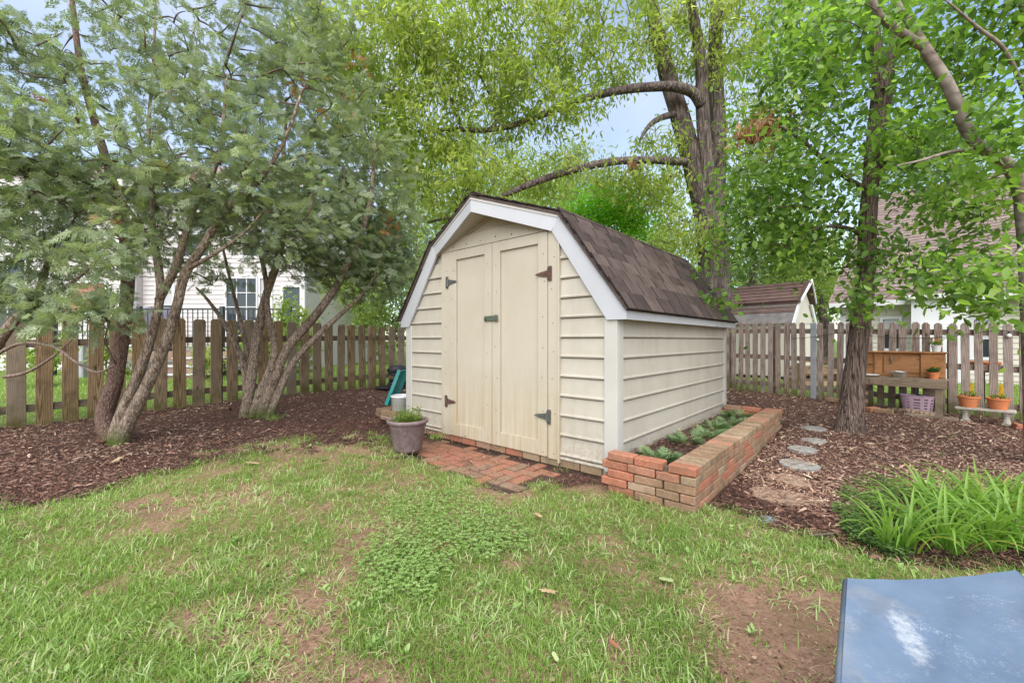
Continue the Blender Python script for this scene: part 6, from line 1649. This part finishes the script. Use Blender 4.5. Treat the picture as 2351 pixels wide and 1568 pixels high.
small_tree('maple_tree', 'small lime green maple glowing behind the shed roof', at(1385, 500, 9.3).x, 9.3, 3.2, [(1390, 485, 9.2, 90, 42, .6, 75), (1335, 505, 9.2, 55, 22, .5, 30), (1445, 530, 9.3, 55, 40, .5, 30)], 60, M_LIME, 0.05, 0.10, 0.5, B_OAK, 0.07, flat=0.7, droop=0.1, seed=11)
M_FAR = mat_leaf('woodland_leaf', [(0.0, (0.10, 0.15, 0.04)), (0.4, (0.20, 0.27, 0.075)), (0.7, (0.30, 0.36, 0.11)), (1.0, (0.39, 0.43, 0.16))], 0.45, 0.55, 0.2, 1.5)
M_FAR2 = mat_leaf('woodland_leaf_blue', [(0.0, (0.09, 0.14, 0.055)), (0.4, (0.18, 0.245, 0.105)), (0.7, (0.265, 0.325, 0.155)), (1.0, (0.34, 0.39, 0.20))], 0.4, 0.55, 0.2, 1.4)
far = [  # label, px, depth, height, trunk r, blobs(px,py,rx,ry), mat
    ('pale green woodland tree just right of the left evergreens', 960, 15, 9, .16, [(930, 560, 90, 130, 60), (960, 420, 90, 90, 40), (880, 690, 80, 90, 45)], M_FAR),
    ('woodland tree behind the shed peak, left of centre', 1090, 19, 11, .2, [(1080, 420, 110, 110, 70), (1120, 330, 80, 60, 25), (1040, 560, 90, 100, 45)], M_FAR2),
    ('woodland tree rising behind the shed roof ridge', 1230, 17, 9, .18, [(1240, 470, 110, 70, 60), (1230, 390, 80, 50, 30)], M_FAR),
    ('woodland tree left of the lime maple', 1330, 22, 11, .2, [(1330, 400, 100, 60, 50), (1360, 470, 80, 60, 35)], M_FAR2),
    ('woodland tree between the lime maple and the oak trunk', 1500, 18, 9, .18, [(1500, 480, 90, 90, 60), (1470, 560, 80, 60, 40), (1545, 560, 60, 60, 30)], M_FAR),
    ('woodland tree right behind the oak trunk', 1730, 19, 10, .2, [(1720, 560, 90, 90, 60), (1700, 440, 90, 60, 40), (1760, 660, 60, 70, 40)], M_FAR2),
    ('woodland tree with bare dark trunk beside the barn shed', 1886, 17, 10, .22, [(1840, 580, 90, 70, 55), (1890, 640, 60, 60, 25), (1800, 500, 90, 60, 40)], M_FAR),
    ('thin woodland tree left of the cottage roof', 1845, 22, 12, .18, [(1880, 690, 60, 70, 50), (1850, 620, 70, 60, 40)], M_FAR),
    ('woodland tree standing behind the cottage', 2120, 26, 15, .25, [(2050, 400, 120, 100, 60), (2200, 330, 140, 110, 60)], M_FAR2),
    ('woodland tree far behind the shed on the left', 1160, 28, 13, .25, [(1160, 520, 150, 130, 90), (1010, 640, 120, 120, 60)], M_FAR2),
    ('woodland tree far behind the barn shed', 1790, 30, 13, .25, [(1790, 640, 160, 90, 90), (1640, 640, 100, 100, 60)], M_FAR),
    ('woodland tree beyond the house on the left', 800, 24, 12, .25, [(800, 560, 120, 130, 70), (740, 650, 80, 80, 40)], M_FAR2),
]
for i, (lab, px, Y, h, r, bl, m_) in enumerate(far):
    k = Y / 15
    small_tree('woodland_tree', lab, at(px, 700, Y).x, Y, h * 0.62, [(a, b2, Y + random.uniform(-1, 1), c3, d3, 1.3, n_) for a, b2, c3, d3, n_ in bl], 56, m_, 0.10 * k, 0.19 * k, 0.42, B_OAK, r, spread=0.34 * k, group='trees of the wood behind the yard', seed=40 + i, maxr=.07)
shrubs = [('yellow green shrub behind the left fence near the shed', 830, 9.6, [(840, 700, 70, 60, 30), (790, 640, 60, 50, 20)], M_FAR), ('leafy shrub behind the left fence right of the deck', 690, 9.0, [(690, 790, 60, 60, 26), (660, 730, 50, 50, 16)], M_FAR),
          ('hydrangea-like green shrub below the deck railing', 600, 9.3, [(600, 800, 60, 50, 26)], M_FAR), ('small yellow green shrub by the deck steps', 470, 9.2, [(478, 825, 26, 30, 14)], M_FAR), ('low yellow green shrub behind the leftmost pickets', 90, 8.0, [(80, 820, 60, 35, 18)], M_FAR),
          ('tall leafy shrub behind the left fence beside the shed', 905, 11.0, [(905, 650, 60, 90, 40), (880, 760, 60, 70, 30)], M_FAR2), ('green shrub beside the utility cabinets', 246, 9.0, [(246, 800, 24, 50, 18)], M_FAR)]
for i, (lab, px, Y, bl, m_) in enumerate(shrubs):
    small_tree('leafy_shrub', lab, at(px, 800, Y).x, Y, 0.8, [(a, b2, Y, c3, d3, .4, n_) for a, b2, c3, d3, n_ in bl], 55, m_, 0.06, 0.12, 0.5, B_TWIG, 0.025, spread=0.14, group='shrubs behind the left fence', seed=70 + i, flat=0.5, maxr=.02)

# ------------------------------------------------------------------ planter plants, weeds
M_FERN = mat_leaf('fern_leaf', [(0, (0.06, 0.11, 0.05)), (0.5, (0.14, 0.21, 0.10)), (1, (0.25, 0.32, 0.15))], 0.3)
for i, (ly_, lx_, s_) in enumerate(((0.10, 1.60, 1.0), (0.75, 1.55, 0.9), (1.05, 1.66, 1.0), (1.45, 1.60, 1.05), (1.80, 1.64, 1.0), (2.25, 1.62, 1.1))):
    q = shed_world(lx_, ly_)
    labs = ('nearest low ferny plant in the brick planter', 'second low ferny plant from the front of the planter', 'third low ferny plant from the front of the planter', 'fourth low ferny plant from the front of the planter', 'fifth low ferny plant from the front of the planter', 'farthest low ferny plant at the back of the planter')
    t = thing('planter_plant', labs[i], 'plant', (q[0], q[1], 0.10), 0, 'plants in the brick planter')
    g = np.random.default_rng(90 + i); n = int(34 * s_); a = g.uniform(0, 6.28, n); r = np.sqrt(g.random(n)) * 0.09 * s_
    TV, TF = SPR[i % 3]
    V, F = scatter(TV, TF, np.stack([r * np.cos(a), r * np.sin(a), g.uniform(0, 0.05, n)], -1), np.stack([np.cos(a), np.sin(a), g.uniform(0.2, 1.0, n)], -1), g.normal(0, 0.4, (n, 3)) + (0, 0, 1), g.uniform(0.07, 0.13, n) * s_, g.uniform(0.11, 0.18, n) * s_)
    mesh_obj('foliage', np_mesh('foliage', V, F, M_FERN, np.repeat(np.clip(g.normal(0.5, 0.2, n), 0, 1), len(TV))), t)
# ground cover beside the lilies
Xa, Ya = px_ground(9000, 1900, 2200, 1095, 1300)
cpx = CXP + Xa / Ya * FPX; cpy = CYP + (CAM_H + 0.07) / Ya * FPX
ok = np.hypot((cpx - 2010) / 110, (cpy - 1200) / 100) + (vnoise(Xa, Ya, 7, 61) - .5) * 1.1 < 0.8
Xa, Ya = Xa[ok], Ya[ok]; k = len(Xa); a = rng.uniform(0, 6.28, k)
V, F = scatter(OV, OF, np.stack([Xa, Ya, gz(Xa, Ya) + rng.uniform(0.01, 0.06, k)], -1), np.stack([np.cos(a), np.sin(a), rng.uniform(-.2, .5, k)], -1), rng.normal(0, .4, (k, 3)) + (0, 0, 1), rng.uniform(0.012, 0.03, k), 0.011)
tag(mesh_obj('ground_cover', np_mesh('ground_cover', V, F, M_DARKLEAF, np.repeat(np.clip(rng.normal(.65, .2, k), 0, 1), 6))), 'low dark green ground cover left of the daylilies', 'ground cover', None, 'stuff')
# grass tufts standing in the mulch
for i, (px, py, lab, n, L) in enumerate(((628, 963, 'tuft of grass at the foot of the many-stemmed evergreen', 60, .16), (1000, 1005, 'grass tuft right of the purple pot', 60, .12), (1290, 1078, 'small weed at the right end of the brick pad', 24, .06), (2150, 1040, 'small green weed in the right mulch', 20, .06), (900, 1042, 'grass tuft in front of the purple pot', 70, .10), (2185, 1003, 'tiny weed before the concrete bench', 12, .05))):
    c = gp(px, py); x = c.x + rng.normal(0, .035, n); y = c.y + rng.normal(0, .035, n)
    v_, f_, t_ = blades(x, y, rng.uniform(.4, 1, n) * L, rng.uniform(.003, .006, n), rng.uniform(.2, 1.4, n), np.clip(rng.normal(.5, .15, n), 0, .95))
    o = mesh_obj('grass_tuft', np_mesh('grass_tuft', v_ - np.array(c), f_, M_GRASS, t_), None, c); tag(o, lab, 'grass tuft', 'grass tufts in the mulch')

# ------------------------------------------------------------------ daylilies at the right
M_LILY = [mat_leaf('lily_leaf_%d' % i, [(0, c0), (1, c1)], 0.38, 0.35, 0.4, 1.3) for i, (c0, c1) in enumerate((((0.090, 0.190, 0.026), (0.17, 0.31, 0.045)), ((0.13, 0.24, 0.035), (0.23, 0.37, 0.065)), ((0.22, 0.25, 0.04), (0.34, 0.30, 0.08))))]
LV = []
for i in range(14):
    g = random.Random(200 + i); L = g.uniform(0.28, 0.46); w = g.uniform(0.0055, 0.0095); reach = g.uniform(0.55, 1.15); ns = 8; V = []; F = []; T = []
    ang = math.radians(g.uniform(62, 85)); p = Vector((0, 0, 0)); tw = g.uniform(-.25, .25)
    bend = math.radians(g.uniform(85, 150)) * reach
    for k in range(ns + 1):
        t = k / ns; ww = w * (0.55 + 1.2 * t if t < .35 else 1.0 - ((t - .35) / .65) ** 1.8 * 0.97)
        a = ang - bend * t ** 1.5
        sd = Vector((math.sin(tw * t) * .4, math.cos(tw * t), 0)); up = Vector((-math.sin(a), 0, math.cos(a)))
        V += [p - sd * ww + up * ww * .5, p, p + sd * ww + up * ww * .5]; T += [t * .8, t * .8, t * .8]
        p = p + Vector((math.cos(a), 0, math.sin(a))) * (L / ns)
    for k in range(ns):
        a = k * 3; F += [(a, a + 1, a + 4, a + 3), (a + 1, a + 2, a + 5, a + 4)]
    LV.append(np_mesh('leaf', [tuple(q) for q in V], F, M_LILY[0 if i < 6 else (1 if i < 12 else 2)], T, True))
spots = [(2060, 1262, 46), (2110, 1215, 52), (2170, 1262, 56), (2215, 1210, 58), (2265, 1258, 58), (2310, 1205, 58), (2345, 1265, 56), (2150, 1170, 44), (2260, 1165, 44), (2350, 1170, 40)]
names = ('daylily clump at the left front end of the row', 'second daylily clump from the left in the bed', 'daylily clump at the front, above the cot corner', 'daylily clump in the middle of the bed', 'daylily clump at the front, right of middle', 'daylily clump behind, near the right edge',
         'daylily clump nearest the right edge and the cot', 'rear left daylily clump against the mulch', 'rear middle daylily clump against the mulch', 'rear right daylily clump at the picture edge')
for (px, py, n), lab in zip(spots, names):
    c = gp(px, py)
    t = thing('daylily', lab, 'plant', c, 0, 'daylilies at the right edge')
    for k in range(n):
        a = random.uniform(0, 6.283)
        i = random.choice([0, 1, 2, 3, 4, 5, 6, 7, 8, 9, 10, 11, 0, 3, 6, 9, 12 if random.random() < .35 else 7])
        mesh_obj('leaf', LV[i], t, (0.05 * math.cos(a) + random.uniform(-.035, .035), 0.05 * math.sin(a) + random.uniform(-.035, .035), -0.005), (random.uniform(-.15, .15), random.uniform(-.15, .15), a + random.uniform(-.5, .5)), [random.uniform(.8, 1.1)] * 3)

# ------------------------------------------------------------------ fallen leaves and bits
M_FALL = mat_plain('fallen_tan', (0.42, 0.30, 0.17), 0.8, 0.2, 30)
M_FALLG = mat_plain('fallen_green', (0.30, 0.34, 0.16), 0.7, 0.15, 30)
M_FALLR = mat_plain('fallen_red', (0.22, 0.09, 0.05), 0.8, 0.2, 30)
def lobed(r, lob):
    out_ = []
    for k in range(28):
        t = k / 28 * 2 * math.pi; rr = r * (1 + lob * math.cos(7 * t)) * (0.55 + 0.45 * abs(math.cos(t)))
        out_.append((rr * math.cos(t), rr * math.sin(t) * 0.62))
    return out_
for i, (px, py, r, lob, m_, lab) in enumerate(((1530, 1345, .032, 0, M_FALLG, 'pale green oval fallen leaf on bare soil'), (1258, 1372, .032, .35, M_FALL, 'pale lobed oak leaf lying in the grass'), (1236, 1193, .035, .1, M_FALL, 'tan fallen leaf in front of the planter corner'),
        (1410, 1497, .02, 0, M_FALLR, 'dark reddish fallen leaf near the bottom centre'), (1275, 1527, .018, 0, M_FALLG, 'small yellow leaf near the bottom edge'), (505, 1020, .06, .25, M_FALLR, 'orange brown curled leaf in the left mulch'),
        (232, 1019, .06, .2, M_FALLR, 'orange leaf beside the mossy tree base'), (1068, 1006, .06, .3, M_FALL, 'tan oak leaf at the left foot of the doors'), (270, 1062, .06, .3, M_FALL, 'pale oak leaf in mulch before the mossy tree'), (580, 1070, .05, .3, M_FALL, 'tan oak leaf near the lawn edge'))):
    c = gp(px, py)
    o = MB().xy(lobed(r, lob), 0, 0.0025).build('fallen_leaf', m_, None, loc=c + Vector((0, 0, 0.028)), rot=(random.uniform(-.2, .2), random.uniform(-.2, .2), random.uniform(0, 6)))
    tag(o, lab, 'leaf', 'fallen leaves on the ground')
for i, (px, py, L, lab) in enumerate(((1380, 1076, .16, 'thin dry stick by the shed corner'), (120, 1020, .2, 'dry twig lying in the left mulch'), (2010, 1060, .18, 'dry twig in the right mulch'), (1890, 1240, .15, 'dry twig at the edge of the right bed'))):
    c = gp(px, py) + Vector((0, 0, 0.03)); a = random.uniform(0, 6)
    o = MB().tube([(-L / 2, 0, 0), (0, 0.01, 0.008), (L / 2, -0.012, 0)], [.003, .004, .002], 5).build('twig', B_TWIGG, None, loc=c, rot=(0, 0, a)); tag(o, lab, 'twig', 'twigs on the ground')
